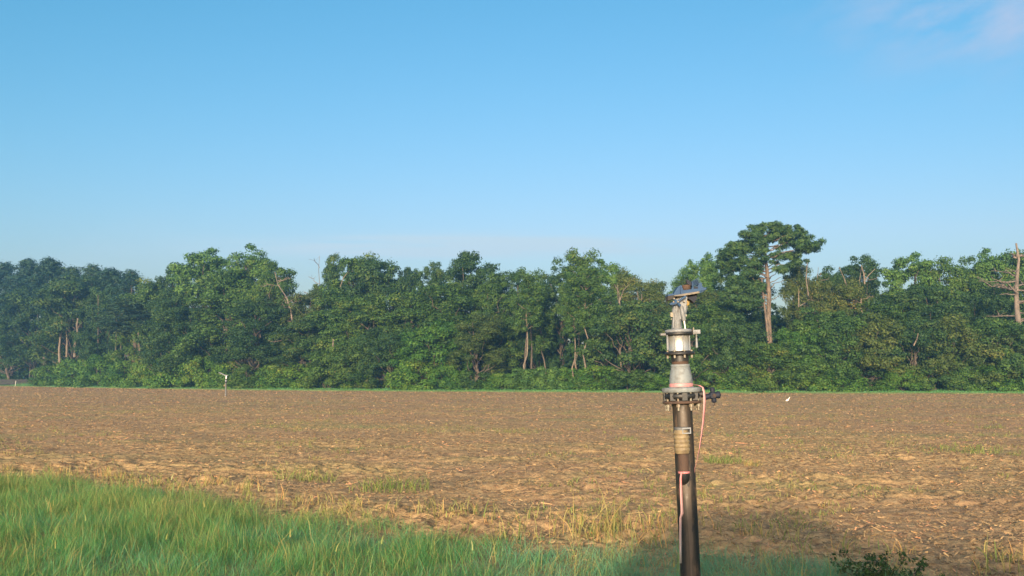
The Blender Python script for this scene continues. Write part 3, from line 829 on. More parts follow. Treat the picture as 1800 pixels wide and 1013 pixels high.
TREES = [
    ('bush', 0, 1352, 598, -3, 105, 'low bush hiding the foot of the flat-topped pine trunk'),
    ('dark', 1, 70, 500, 9, 110, 'dark leafy tree under the pines between the left edge and the pale stems'),
    ('pine', 2, 108, 520, 7, 70, 'short pine standing before the dark leafy tree at the left'),
    # ---- far left pines
    ('pine', 0, 8, 458, 14, 85, 'tall dark pine cut by the left edge of the photo'),
    ('pine', 1, 50, 452, 18, 85, 'tall dark pine second from the left edge'),
    ('pine', 2, 88, 452, 12, 80, 'tall dark pine with a twin-peaked top, third from the left edge'),
    ('pine', 1, 128, 466, 22, 80, 'dark pine behind the pale-stemmed tree at the left'),
    ('pine', 0, 165, 462, 20, 80, 'dark pine right behind the pale-stemmed tree at the left'),
    ('pine', 2, 196, 470, 24, 75, 'dark pine left of the lone low dip in the left skyline'),
    ('pine', 0, 232, 472, 22, 80, 'last dark pine of the left row, at the edge of the skyline dip'),
    ('pine', 1, 30, 480, 8, 75, 'shorter dark pine in front of the left row, near the left edge'),
    ('dark', 0, 20, 545, 2, 90, 'low leafy tree before the pine stems at the left edge'),
    ('dark', 0, 135, 478, 6, 125, 'rounded green tree with pale twisted stems at the left'),
    ('pine', 2, 240, 520, 3, 120, 'small bushy pine with a short red stem standing forward at the left'),
    ('dark', 1, 190, 500, 14, 95, 'green tree between the pale-stemmed tree and the small forward pine'),
    ('oak', 2, 275, 484, 10, 95, 'mid green tree in the dip of the left skyline'),
    ('open', 0, 308, 460, 16, 60, 'thin feathery tree poking above the dip left of the tall green pair'),
    ('dark', 0, 310, 500, 5, 100, 'dark leafy tree above the short reddish trunk left of the far sprinkler'),
    ('light', 0, 362, 430, 12, 115, 'tall pale-topped tree, left one of the tall pair above the far sprinkler'),
    ('light', 1, 432, 428, 12, 110, 'tall pale-topped tree, right one of the tall pair above the far sprinkler'),
    ('oak', 0, 400, 470, 6, 130, 'broad green tree directly behind the far sprinkler'),
    ('oak', 1, 475, 458, 9, 95, 'green tree at the right shoulder of the tall pair'),
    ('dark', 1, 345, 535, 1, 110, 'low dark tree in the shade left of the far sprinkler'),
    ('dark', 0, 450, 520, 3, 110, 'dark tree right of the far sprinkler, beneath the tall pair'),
    ('olive', 0, 505, 482, 14, 75, 'thin olive green tree behind the curved dead tree'),
    ('deadB', 0, 532, 478, 6, 55, 'curved pale dead tree with bare twigs in the left half'),
    ('deadC', 0, 562, 450, 12, 40, 'thin grey dead top standing above the skyline gap'),
    ('olive', 1, 545, 500, 9, 80, 'olive tree with brownish leaves under the thin dead top'),
    ('open', 1, 590, 438, 14, 62, 'tall open-crowned tree just right of the thin grey dead top'),
    ('oak', 2, 635, 440, 12, 105, 'tall mid green tree beside the open-crowned tree'),
    ('dark', 1, 680, 450, 12, 110, 'broad dark green tree left of the low gap before the centre'),
    ('oak', 0, 600, 505, 5, 115, 'rounded lower tree under the open-crowned tree, left of centre'),
    ('oak', 1, 655, 515, 4, 120, 'wide lower green tree left of centre, under the broad dark tree'),
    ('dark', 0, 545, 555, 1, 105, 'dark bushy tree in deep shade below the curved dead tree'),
    ('open', 0, 722, 463, 16, 60, 'small open treetop in the low gap left of the dark oaks'),
    ('open', 1, 762, 452, 14, 62, 'narrow airy treetop left of the tall dark open crown'),
    ('open', 0, 824, 435, 14, 110, 'tall dark open-crowned tree near the centre of the skyline'),
    ('oak', 2, 790, 490, 7, 120, 'full green tree below the tall dark open crown'),
    ('oak', 0, 725, 505, 6, 110, 'full green tree left of centre with vine-hung front'),
    ('oak', 1, 860, 480, 9, 95, 'green tree right below the tall dark open crown'),
    ('olive', 0, 838, 545, 0, 90, 'drooping yellow green tree beside the dark hollow at the centre'),
    ('dark', 1, 905, 470, 16, 85, 'dark round-topped tree over the hollow at the centre'),
    ('light', 1, 945, 482, 18, 80, 'pale green treetop in the low skyline right of centre'),
    ('airy', 0, 922, 480, -0.5, 55, 'slender tree with a thin brown stem in the central hollow'),
    ('airy', 2, 962, 512, 8, 55, 'slender tree behind the thin brown stem in the central hollow'),
    ('open', 1, 985, 460, 15, 75, 'tree with layered crown left of the pale green round top'),
    ('airy', 0, 1012, 448, 10, 70, 'tall slender tree with a pointed top right of the layered crown'),
    ('light', 0, 1062, 450, 13, 85, 'pale green round-topped tree left of the near sprinkler'),
    ('olive', 1, 1110, 470, 13, 85, 'olive tree with leaning twigs at the right of the pale round top'),
    ('airy', 1, 1026, 470, -1.5, 60, 'slender tree with a bright pale stem left of the near sprinkler'),
    ('airy', 0, 1006, 500, -1.0, 48, 'slender tree with a short pale stem beside the bright stem'),
    ('deadC', 0, 1088, 500, 4, 55, 'grey bare twiggy tree above the wide dark bush'),
    ('dark', 0, 1065, 505, 10, 75, 'dark tree behind the bright pale stem'),
    ('bush', 3, 1105, 528, 0, 140, 'wide dark bushy tree left of the near sprinkler, reaching the ground'),
    ('olive', 0, 1165, 490, 12, 80, 'olive tree behind the near sprinkler on its left'),
    ('light', 1, 1205, 455, 14, 60, 'pale green treetop behind the top of the near sprinkler'),
    ('light', 0, 1243, 440, 14, 70, 'pale green treetop left of the flat-topped pine'),
    ('olive', 1, 1222, 490, 8, 100, 'olive green tree behind the blue head of the near sprinkler'),
    ('oak', 2, 1262, 520, 3, 95, 'green tree under the left side of the flat-topped pine'),
    ('bush', 0, 1215, 560, 0, 110, 'bushy tree directly behind the near sprinkler'),
    ('bush', 3, 1282, 550, 0, 95, 'dark bushy tree left of the flat-topped pine trunk'),
    ('dark', 1, 1310, 480, 12, 90, 'dark tree behind the flat-topped pine'),
    ('olive', 0, 1415, 455, 7, 80, 'brownish olive tree right of the flat-topped pine trunk'),
    ('stem', 0, 1432, 470, 5.5, 35, 'short pale bare stem right of the flat-topped pine trunk'),
    ('bush', 1, 1412, 565, 0, 95, 'vine-covered bush below the flat-topped pine on the right'),
    ('dark', 0, 1465, 462, 10, 90, 'dark tree right of the flat-topped pine'),
    ('open', 1, 1515, 440, 9, 85, 'open tree with pale forked limbs at the right'),
    ('olive', 1, 1480, 490, 5, 100, 'olive tree in front of the pale forked limbs'),
    ('stem', 0, 1505, 470, 4.5, 50, 'pale bare stem standing in the olive trees at the right'),
    ('bush', 0, 1455, 540, 0, 125, 'large bushy tree right of the flat-topped pine, reaching the ground'),
    ('bush', 2, 1530, 545, 0, 120, 'large olive bush right of centre in the right half'),
    ('light', 0, 1600, 438, 12, 95, 'tall dense green tree, highest round top between flat pine and dead pine'),
    ('oak', 0, 1652, 446, 13, 95, 'green tree right of the highest round top'),
    ('oak', 1, 1702, 450, 14, 85, 'green tree left of the big dead pine'),
    ('dark', 1, 1640, 495, 5, 125, 'broad dark tree with layered boughs left of the dead pine'),
    ('oak', 2, 1575, 505, 5, 110, 'full green tree below the highest round top'),
    ('bush', 3, 1600, 560, 0, 120, 'dark bush with a broken orange stub beside it at the right'),
    ('bush', 2, 1672, 555, 0, 125, 'olive bush left of the dead pine, reaching the ground'),
    ('light', 1, 1750, 432, 14, 95, 'tall bright green tree behind the dead pine'),
    ('oak', 0, 1800, 426, 14, 110, 'tall green tree at the right edge of the photo'),
    ('dark', 0, 1745, 500, 7, 85, 'dark tree in shade left behind the dead pine'),
    ('deadA', 0, 1784, 428, 3, 90, 'tall pale dead pine with bare crooked branches near the right edge'),
    ('bush', 0, 1740, 555, 0, 120, 'bushy tree in front of the dead pine on its left'),
    ('bush', 2, 1800, 565, 0, 115, 'yellowish bush at the right edge in front of the dead pine'),
    ('bush', 1, 765, 565, 0, 115, 'vine-hung yellow green bush left of the drooping tree'),
    ('bush', 3, 690, 575, 0, 110, 'dark bushy tree left of the vine-hung yellow green bush'),
    ('bush', 0, 615, 580, 0, 110, 'bushy tree with a short pale stub left of centre'),
]
BY_LABEL = {row[6]: plant(*row) for row in TREES}


def stems_on(label, lines, mat, name='stem', fwd=0.0):
    """bare stems and limbs of a tree that show in front of its leaves: pixel polylines with a thickness in pixels"""
    root = BY_LABEL[label]
    Y = root.location.y - fwd
    for pts, th in lines:
        mb = MB(); n_ = len(pts)
        P_ = [at(x, y, Y) for x, y in pts]
        r_ = th * 0.5 * Y / F
        mb.tube(P_, [r_ * (1 - 0.55 * i / (n_ - 1)) for i in range(n_)], 7, True, True)
        o = mb.build(name, mat, root)
        o.matrix_parent_inverse = root.matrix_basis.inverted()


stems_on('rounded green tree with pale twisted stems at the left', [
    ([(105, 640), (104, 615), (106, 592), (102, 574)], 5.0), ([(117, 628), (118, 600), (116, 580)], 4.0), ([(131, 628), (132, 606), (137, 590), (135, 572), (137, 560)], 5.5), ([(106, 592), (110, 578), (108, 566)], 3.0)], M['bark_stem'], 'stem', 6.5)
stems_on('small bushy pine with a short red stem standing forward at the left', [([(245, 650), (246, 620), (244, 600), (243, 585)], 4.2)], M['bark_pine'], 'stem', 5.5)
stems_on('dark leafy tree above the short reddish trunk left of the far sprinkler', [([(313, 640), (312, 618), (310, 602)], 3.8)], M['bark_pine'], 'stem', 6.0)
stems_on('open tree with pale forked limbs at the right', [([(1520, 500), (1519, 484), (1514, 466)], 3.2), ([(1521, 492), (1527, 484), (1538, 473)], 2.4), ([(1490, 508), (1484, 490), (1475, 470)], 2.6)], M['bark_stem'], 'limb', 5.5)
stems_on('dark bush with a broken orange stub beside it at the right', [([(1606, 608), (1612, 596), (1614, 586)], 2.8)], M['bark_pine'], 'stub', 5.2)
stems_on('bushy tree with a short pale stub left of centre', [([(585, 610), (586, 596)], 3.2)], M['bark_stem'], 'stub', 4.5)
stems_on('tall mid green tree beside the open-crowned tree', [([(598, 505), (603, 490), (612, 478)], 2.2)], M['bark_stem'], 'limb', 5.0)
stems_on('olive tree with leaning twigs at the right of the pale round top', [([(1090, 545), (1088, 515), (1080, 500)], 2.4), ([(1089, 530), (1096, 510), (1106, 500)], 1.8)], M['dead_wood'], 'twig', 9.0)
stems_on('brownish olive tree right of the flat-topped pine trunk', [([(1421, 520), (1417, 490), (1419, 462)], 2.6), ([(1404, 540), (1404, 508)], 2.6), ([(1406, 538), (1416, 532)], 2.0)], M['bark_stem'], 'limb', 6.5)

# low shrubs along the field edge: (px, top, width px, variant, label)
SHRUBS = [
    (8, 657, 40, 3, 'small bright shrub at the left edge beyond the field'),
    (95, 640, 70, 0, 'low shrub where the hedge begins at the left, right of the pale stake'),
    (135, 628, 75, 0, 'vine shrub below the pale twisted stems'),
    (180, 620, 75, 1, 'vine shrub right below the pale-stemmed tree'),
    (225, 632, 70, 0, 'low vine shrub at the foot of the small forward pine'),
    (268, 626, 75, 1, 'vine shrub right of the small forward pine stem'),
    (315, 618, 80, 0, 'vine shrub below the short reddish trunk'),
    (358, 622, 75, 1, 'vine shrub just left of the far sprinkler'),
    (405, 632, 70, 0, 'vine shrub right behind the far sprinkler'),
    (445, 640, 70, 2, 'shrub just right of the far sprinkler'),
    (488, 640, 75, 1, 'vine shrub below the dark hollow left of centre'),
    (532, 636, 80, 0, 'bright vine shrub under the curved dead tree'),
    (580, 640, 75, 2, 'shrub right of the bright vine shrub under the dead tree'),
    (630, 640, 70, 1, 'vine shrub at the foot of the bushy trees left of centre'),
    (680, 645, 70, 2, 'dull green shrub left of the sunny yellow green bush'),
    (730, 628, 80, 0, 'sunny shrub below the yellow green bush'),
    (785, 640, 70, 1, 'shrub at the foot of the yellow green bush'),
    (835, 650, 60, 2, 'low shrub at the left mouth of the central hollow'),
    (885, 655, 60, 1, 'low weedy shrub in the mouth of the central hollow'),
    (930, 642, 75, 3, 'pale bushy shrub in the mouth of the central hollow'),
    (965, 640, 50, 3, 'blue green shrub before the thin stems of the hollow'),
    (1000, 645, 60, 1, 'low shrub at the foot of the bright pale stem'),
    (1028, 646, 50, 2, 'small shrub before the bright pale stem'),
    (922, 648, 45, 2, 'small shrub at the foot of the thin brown stem in the hollow'),
    (1050, 640, 75, 0, 'vine shrub left of the wide dark bush'),
    (1110, 648, 75, 2, 'shrub at the foot of the wide dark bush'),
    (1165, 655, 60, 0, 'low shrub behind the near sprinkler on its left'),
    (1250, 640, 75, 1, 'vine shrub behind the valve handle of the near sprinkler'),
    (1310, 635, 80, 0, 'vine shrub below the flat-topped pine on the left'),
    (1362, 622, 75, 2, 'shrub below the trunk of the flat-topped pine, behind the white bird'),
    (1420, 625, 80, 1, 'bright vine shrub right behind the white bird'),
    (1475, 640, 75, 0, 'vine shrub below the large bushy tree at the right'),
    (1530, 640, 75, 2, 'dull shrub below the large olive bush'),
    (1585, 645, 70, 1, 'vine shrub below the dark bush at the right'),
    (1640, 640, 75, 2, 'shrub below the olive bush left of the dead pine'),
    (1695, 630, 80, 3, 'glowing yellow green shrub left of the dead pine foot'),
    (1745, 638, 75, 1, 'bright vine shrub at the foot of the dead pine'),
    (1795, 640, 70, 0, 'vine shrub at the right edge of the photo'),
]
for px, yt, w_, va, lab in SHRUBS: plant('shrub', va, px, yt, (1.2 if px > 120 else 3) - rt.uniform(0, 4), w_, lab)


# the flat-topped pine
def flat_pine(px, ytop, back):
    rng = np.random.default_rng(71)
    u = (px - CX) / F; Y = float(edge_y(u)) * 1.06 + back
    s = Y / F                       # metres per pixel here
    foot = at(px, 690, Y)
    root = empty('flat_topped_pine', (foot.x, Y, 0.1))
    z0 = CAM_H + (HOR - 690) * s

    def q(x, y, d=0.0): return np.array([(x - px) * s, d, CAM_H + (HOR - y) * s - 0.1])
    mb = MB()
    stem = [q(1354, 695), q(1356, 640), q(1355, 595), q(1354, 560), q(1356, 520), q(1354, 485), q(1352, 460), q(1350, 435), q(1346, 412)]
    mb.tube(stem, [0.37, 0.355, 0.33, 0.30, 0.28, 0.25, 0.21, 0.15, 0.07], 9, True, False)
    st_ = np.array(stem); tt = np.linspace(0, len(stem) - 1, 60)
    stem = [np.array([np.interp(t_, range(len(st_)), st_[:, i_]) for i_ in range(3)]) for t_ in tt]
    mb.tube([q(1349, 600, -1), q(1346, 560, -1), q(1342, 520, -1), q(1340, 490, -1)], [0.17, 0.15, 0.12, 0.06], 7, True, False)
    tufts = []
    ends = [(1285, 440, -1), (1300, 425, 1), (1318, 410, -1), (1340, 398, 1), (1362, 396, -1), (1385, 400, 1), (1402, 405, -1), (1425, 418, 0), (1440, 428, 1), (1408, 432, -1),
            (1390, 420, 0), (1325, 440, -2), (1300, 455, -1), (1280, 465, 1), (1318, 465, -2), (1338, 450, -1), (1372, 412, 2), (1300, 490, -1), (1285, 500, 0), (1320, 505, -2),
            (1326, 480, 1), (1272, 447, 0), (1310, 520, -1), (1370, 470, -2), (1415, 450, 1), (1400, 458, 0), (1345, 422, -2), (1330, 425, 2), (1292, 478, 2), (1276, 520, -1), (1305, 440, 0), (1310, 478, -1), (1298, 462, 1), (1330, 500, 0), (1322, 488, 1), (1290, 510, -1), (1345, 410, 1), (1372, 402, -1), (1390, 408, 1), (1330, 405, 0),
            (1285, 455, 1), (1340, 465, 1), (1308, 535, -2), (1316, 528, -2), (1380, 448, 0), (1420, 430, -1), (1318, 425, 1), (1410, 412, 1)]
    for x, y, d in ends:
        e = q(1355 + (x - 1355) * 0.95, y + 5, d * 1.2)
        k = min(len(stem) - 1, max(26, int(np.argmin([abs(p[2] - (e[2] - 1.3)) for p in stem]))))
        limb(mb, rng, stem[k], e, 0.085, 0.02, 0.18, 6, 5)
        for j in range(12):
            tufts.append(e + rng.normal(0, 1, 3) * np.array([0.58, 0.8, 0.36]))
    Rd = [(r_, r_, r_ * 0.68) for r_ in rng.uniform(0.38, 0.68, len(tufts))]
    for x0, y0, x1, y1 in ((1355, 508, 1382, 492), (1356, 498, 1376, 488), (1354, 530, 1372, 520), (1353, 540, 1340, 530)):
        limb(mb, rng, q(x0, y0), q(x1, y1, -0.8), 0.07, 0.02, 0.25, 5, 5)
    mb.build('trunk', M['bark_pine'], root)
    v, l, t, c = leaf_cloud(rng, tufts, Rd, 95, 0.24, up=0.35, asp=0.24, fill=0.8, tintc=np.clip(rng.normal(0.42, 0.15, len(tufts)), 0, 1), under=0.6)
    link('crown', np_mesh('crown', v, l, t, M['needles'], c), root)
    tag(root, 'big flat-topped pine with a bare orange trunk rising above the wood', 'tree', 'pines in the wood')


flat_pine(1355, 392, 0.5)

# the inside of the wood: stems and shaded leaves that read as one dark mass
rng = np.random.default_rng(5)
NW = 4800
u = np.where(rng.uniform(0, 1, NW) < 0.3, rng.uniform(-0.62, -0.40, NW), rng.uniform(-0.85, 0.85, NW)); bk = rng.uniform(13, 38, NW)
Y = edge_y(u) * 1.06 + bk
Z = rng.uniform(0.3, 11.0, NW) * np.clip(Y / 150, 0.9, 1.35)
C = np.stack([u * Y, Y, Z], 1); S = rng.uniform(1.2, 2.4, NW)
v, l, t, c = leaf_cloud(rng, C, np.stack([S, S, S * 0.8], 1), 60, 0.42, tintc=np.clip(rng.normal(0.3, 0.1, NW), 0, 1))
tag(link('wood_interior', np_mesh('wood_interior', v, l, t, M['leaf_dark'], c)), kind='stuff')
mb = MB()
for i in range(260):
    u_ = rng.uniform(-0.75, 0.75); Y_ = float(edge_y(u_)) * 1.06 + rng.uniform(6, 34)
    hh = rng.uniform(9, 14) * max(1, Y_ / 150)
    mb.tube([(u_ * Y_, Y_, 0), (u_ * Y_ + rng.normal(0, .2), Y_, hh * 0.5), (u_ * Y_ + rng.normal(0, .5), Y_, hh)], [0.17, 0.13, 0.07], 6, True, False)
tag(mb.build('wood_stems', M['bark']), kind='stuff')

# long grass and weeds at the foot of the wood
n = 60000
u = rng.uniform(-0.7, 0.7, n); Y = edge_y(u) * (1 + 0.065 * rng.uniform(0, 1, n) ** 0.6) + 1.5 * rng.normal(0, 1, n)
hh = rng.uniform(0.10, 0.35, n) * np.clip((Y - edge_y(u)) / 6.0, 0.35, 2.6) * (1 + 0.5 * perlin(u * 60, u * 0 + 1.5, 31))
P = np.stack([u * Y, Y, np.full(n, 0.1)], 1)
v, l, t, c = blades(rng, P, hh * 1.1, rng.uniform(0.03, 0.07, n), rng.uniform(0.1, 0.6, n), np.clip(rng.normal(0.42, 0.14, n), 0, 1))
tag(link('rough_grass', np_mesh('rough_grass', v, l, t, M['grass'], c)), kind='stuff')

# stake and low fence at the far left
p = ground_at(28, 673.5); Yp = 215.0
b_ = at(27, 672, Yp)
mb = MB(); mb.tube([(0, 0, 0), (0.10, 0, 1.15)], 0.055, 8); mb.lathe([(0.075, 1.13), (0.06, 1.19), (0.01, 1.2)], 8, (0.10, 0, 0))
o = mb.build('marker_stake', M['post']); o.location = (b_.x, Yp, 0.12); tag(o, 'thin pale stake standing in the grass at the far left', 'stake')
a0, a1 = at(-60, 668, 240), at(55, 668, 236)
root = empty('board_fence', (a0.x, a0.y, 0.1))
dv = Vector((a1.x - a0.x, a1.y - a0.y, 0)); ln = dv.length; dr = dv.normalized(); angz = math.atan2(dr.y, dr.x)
root.rotation_euler = (0, 0, angz)
mb = MB()
for k in range(3): mb.box((ln / 2, 0, 0.45 + 0.42 * k), (ln, 0.04, 0.34))
mb.build('boards', M['board'], root)
for k in range(7):
    mb = MB(); mb.box((ln * k / 6, 0.085, 0.8), (0.12, 0.12, 1.7)); mb.build('post', M['board'], root)
tag(root, 'low dark board fence under the pines at the far left', 'fence')


# ------------------------------------------------------------------ near sprinkler
KS = 1.0 / 307.0
YB = 1158.0


def sprinkler():
    D = 5.7
    lean = R(-1.95)
    p = at(1198, 690, D)
    zz = (YB - 690) * KS
    ax = Vector((math.sin(lean), 0, math.cos(lean)))
    root = empty('irrigation_sprinkler', p - ax * zz, (0, lean, 0))

    def q(x, y, d=0.0):            # photo pixel -> local point (x along the picture, z up)
        return ((x - (1198 + (y - 690) * 0.05)) * KS, d, (YB - y) * KS)

    def z(y): return (YB - y) * KS

    def lat(name, prof, mat, parent=root, n=40, c=(0, 0)):
        mb = MB(); mb.lathe([(r * KS, z(y)) for r, y in prof], n, (c[0], c[1], 0)); return mb.build(name, mat, parent)

    def bolts(parent, r, y0, y1, rad, n, ph, mat, head=0, hy=3, name='bolt', nut=0, ny=3):
        for i in range(n):
            a = 2 * math.pi * (i + ph) / n
            x, y = r * KS * math.cos(a), r * KS * math.sin(a)
            mb = MB(); mb.lathe([(rad * KS, z(y0)), (rad * KS, z(y1))], 10, (x, y, 0))
            if head: mb.lathe([(head * KS, z(y1 + hy)), (head * KS, z(y1)), (head * 0.7 * KS, z(y1 - 0.6))], 6, (x, y, 0), smooth=False)
            if nut: mb.lathe([(nut * KS, z(ny + 5)), (nut * KS, z(ny))], 6, (x, y, 0), smooth=False)
            mb.build(name, mat, parent)
    lat('riser_pipe', [(17.4, YB + 20), (17.2, 900), (17.0, 709.5)], M['riser'], n=48)
    # flanges with the wafer valve between them
    lf = lat('bottom_flange', [(33.0, 709), (33.8, 708.3), (33.8, 705.3), (33.0, 704.6)], M['rust'])
    vb = lat('valve_body', [(24, 704.6), (24, 702.5), (30, 701), (31.5, 696), (30, 691), (24, 690), (24, 689.6)], M['black'])
    for i in range(8):
        a = 2 * math.pi * (i + 0.0) / 8
        mb = MB(); mb.box((27.5 * KS * math.cos(a), 27.5 * KS * math.sin(a), z(697)), (9 * KS, 9 * KS, 13.0 * KS)); mb.build('lug', M['black'], vb)
    tf = lat('top_flange', [(33.0, 689.6), (33.9, 688.8), (33.9, 682.6), (33.2, 681.8), (22, 681.2), (21, 680.2)], M['galv'])
    bolts(tf, 28.5, 721, 682, 1.9, 8, 0.5, M['bolt'], 3.0, 2.6, 'bolt', 3.5, 710)
    mb = MB(); mb.lathe([(6 * KS, 0), (6 * KS, 9 * KS)], 16, (31 * KS, 0, z(694)), 'x'); mb.build('valve_stem', M['black'], vb)
    # lever wheel on the valve stem
    hx, hz_ = 54.5 * KS, z(697)
    vh = MB(); vh.lathe([(5.0 * KS, -5 * KS), (7.2 * KS, -2 * KS), (7.2 * KS, 2.5 * KS), (5 * KS, 5 * KS)], 18, (hx - 1 * KS, -0.01, hz_), 'y')
    h = vh.build('valve_handle', M['navy'], root)
    for dx, dz_, ln, rr in ((-0.12, 1, 14.5, 4.6), (1, 0.08, 13.0, 6.6), (-1, -0.18, 17, 5.0), (0.1, -1, 13.0, 4.6)):
        mb = MB(); e = Vector((dx, 0, dz_)).normalized()
        c0 = Vector((hx, -0.01, hz_))
        mb.tube([c0 + e * 4 * KS, c0 + e * (ln - 5) * KS, c0 + e * (ln - 1.5) * KS, c0 + e * ln * KS], [rr * 0.8 * KS, rr * KS, rr * 0.95 * KS, rr * 0.4 * KS], 12)
        mb.build('handle_lobe', M['navy'], h)
    mb = MB(); mb.lathe([(3.4 * KS, -0.029), (3.6 * KS, -0.022)], 14, (hx + 1 * KS, 0, hz_ - 0.5 * KS), 'y'); mb.build('hub', M['rust'], h)
    mb = MB(); mb.tube([(hx + 2 * KS, -0.005, hz_ - 10 * KS), (hx + 2.5 * KS, -0.005, hz_ - 15 * KS), (hx + 0.5 * KS, -0.005, hz_ - 18 * KS), (hx - 2 * KS, -0.005, hz_ - 16.5 * KS)], 0.9 * KS, 7)
    mb.build('hook', M['rust'], h)
    # reducer and collars
    lat('reducer', [(19.8, 681), (19.8, 674.5), (20.4, 673), (20.2, 670), (19.6, 664), (18.0, 655), (16.8, 648), (16.2, 646), (16.6, 645.5), (16.6, 641.6), (16, 641)], M['galv'])
    lat('rusty_collar', [(14.4, 641), (14.6, 636)], M['rust'])
    lat('neck', [(15.4, 636), (15.6, 632), (15.2, 625), (15.2, 624)], M['black'])
    bf = lat('bearing_flange', [(24.5, 625), (25.8, 624), (25.8, 620.5), (24, 619.5), (20, 617.5)], M['black'])
    bolts(bf, 22.4, 627.5, 617, 1.3, 8, 0.28, M['bolt'], 2.0, 1.8, 'bolt', 1.9, 625.2)
    sh = lat('swivel_housing', [(18.2, 618), (18.2, 616.5), (17.8, 616), (17.8, 591.5), (18.4, 591)], M['steel'], n=48)
    bolts(sh, 20.0, 618, 590, 0.95, 8, 0.25, M['alu'], name='tie_rod')
    uf = lat('upper_flange', [(24.6, 590.5), (25.6, 589.6), (25.6, 586), (24.8, 585)], M['black'])
    mb = MB(); mb.box((-26 * KS, -0.01, z(588)), (14 * KS, 12 * KS, 3.6 * KS)); mb.build('lug', M['grey_iron'], uf)
    lat('bearing_cap', [(23.2, 585), (23.6, 584.2), (23.6, 581), (22.5, 580), (9, 578.5)], M['alu'])
    br = MB(); br.box((30 * KS, -0.02, z(585.5)), (12.5 * KS, 10 * KS, 7 * KS)); b = br.build('stop_bracket', M['alu'], root)
    mb = MB(); mb.lathe([(1.4 * KS, z(590)), (1.4 * KS, z(579.5)), (1.0 * KS, z(577.6))], 10, (24.8 * KS, -0.03, 0)); mb.build('pin', M['bolt'], b)
    mb = MB(); mb.lathe([(2.1 * KS, z(613)), (1.9 * KS, z(600)), (1.4 * KS, z(594)), (2.0 * KS, z(590))], 12, (29.8 * KS, -0.02, 0)); mb.build('trip_rod', M['alu'], b)
    mb = MB(); mb.lathe([(1.7 * KS, z(615.5)), (1.7 * KS, z(600)), (1.1 * KS, z(594)), (1.5 * KS, z(589.5))], 12, (-22.4 * KS, -0.04, 0)); mb.build('trip_rod', M['alu'], uf)
    # the gun itself
    mb = MB()
    mb.tube([q(1190, 579, 0), q(1189, 560, 0), q(1188.5, 545, 0), q(1190, 534, 0.01), q(1195, 527, 0.02)], [9.4 * KS, 8.2 * KS, 7.4 * KS, 8.2 * KS, 8 * KS], 16)
    mb.tube([q(1181.8, 577, -0.035), q(1183, 552, -0.035), q(1184, 538, -0.03)], [1.6 * KS, 1.5 * KS, 1.2 * KS], 8)
    mb.tube([q(1186.8, 577, -0.04), q(1187.4, 558, -0.04), q(1187, 546, -0.035)], [1.0 * KS] * 3, 8)
    mb.prism([(q(x, y)[0], q(x, y)[2]) for x, y in ((1191, 562), (1200, 562), (1203.5, 550), (1206, 535), (1207, 523), (1194, 525), (1192, 540))], -0.022, 0.03)
    mb.lathe([(9.5 * KS, z(579.2)), (9.5 * KS, z(577)), (8.4 * KS, z(576.2))], 20, (q(1190, 578)[0], 0, 0))
    g = mb.build('gun_body', M['alu'], root)
    for x, y, r, d in ((1179.5, 555.5, 3.0, -0.02), (1203.2, 556.5, 2.0, -0.03), (1200, 532, 1.4, -0.035), (1178.6, 561.8, 1.0, -0.02)):
        mb = MB(); mb.lathe([(r * KS, -0.016), (r * KS, 0.012)], 10, q(x, y, d), 'y'); mb.build('bolt', M['bolt'], g)
    mb = MB(); mb.box(q(1181, 553, -0.015), (7 * KS, 6 * KS, 6 * KS)); mb.build('lug', M['bolt'], g)
    mb = MB(); mb.tube([q(1202, 562, 0.03), q(1205.5, 549, 0.05), q(1210, 535, 0.08), q(1212.5, 527, 0.10)], [3.6 * KS, 4.2 * KS, 4.0 * KS, 4.2 * KS], 14)
    ba = mb.build('barrel', M['galv'], root)
    mb = MB(); mb.tube([q(1210.0, 534, 0.05), q(1212.2, 527.5, 0.07)], [4.3 * KS, 4.3 * KS], 14); mb.build('nozzle_ring', M['yellow'], ba)
    mb = MB(); mb.tube([q(1194.4, 539.8, -0.06), q(1195.2, 544, -0.06), q(1199, 564.5, -0.06), q(1199.2, 566, -0.06)], [2.8 * KS, 3.7 * KS, 3.9 * KS, 3.2 * KS], 14)
    d = mb.build('damper', M['alu'], root)
    mb = MB(); mb.tube([q(1199, 565, -0.06), q(1200.6, 574, -0.06), q(1202.2, 586, -0.06)], [2.0 * KS, 1.7 * KS, 1.4 * KS], 10); mb.build('damper_rod', M['steel'], d)
    mb = MB()
    a_, b2 = q(1183, 534.2, -0.07), q(1202, 523.2, -0.07)
    mb.tube([a_, b2], [1.9 * KS, 1.9 * KS], 4, smooth=False)
    mb.tube([q(1179.5, 527, -0.075), q(1186, 533, -0.075), q(1192, 540, -0.07)], [1.6 * KS, 2.2 * KS, 2.4 * KS], 8)
    mb.prism([(q(x, y)[0], q(x, y)[2]) for x, y in ((1172, 536), (1176, 534), (1180, 532.6), (1185, 532), (1186, 535.5), (1180, 537.6), (1175, 537.8))], -0.085, -0.055)
    lv = mb.build('trip_lever', M['blue'], root)
    for x, y in ((1180.4, 527.4), (1187, 533), (1179.4, 533)):
        mb = MB(); mb.lathe([(1.3 * KS, -0.006), (1.3 * KS, 0.006)], 8, q(x, y, -0.088), 'y'); mb.build('bolt', M['bolt'], lv)
    # drive arm
    P2 = lambda pts: [(q(x, y)[0], q(x, y)[2]) for x, y in pts]
    mb = MB(); mb.prism(P2([(1182, 520.8), (1226, 515.2), (1226, 518.4), (1196, 522.6), (1183, 522.6)]), -0.062, 0.05); arm = mb.build('drive_arm', M['worn'], root)
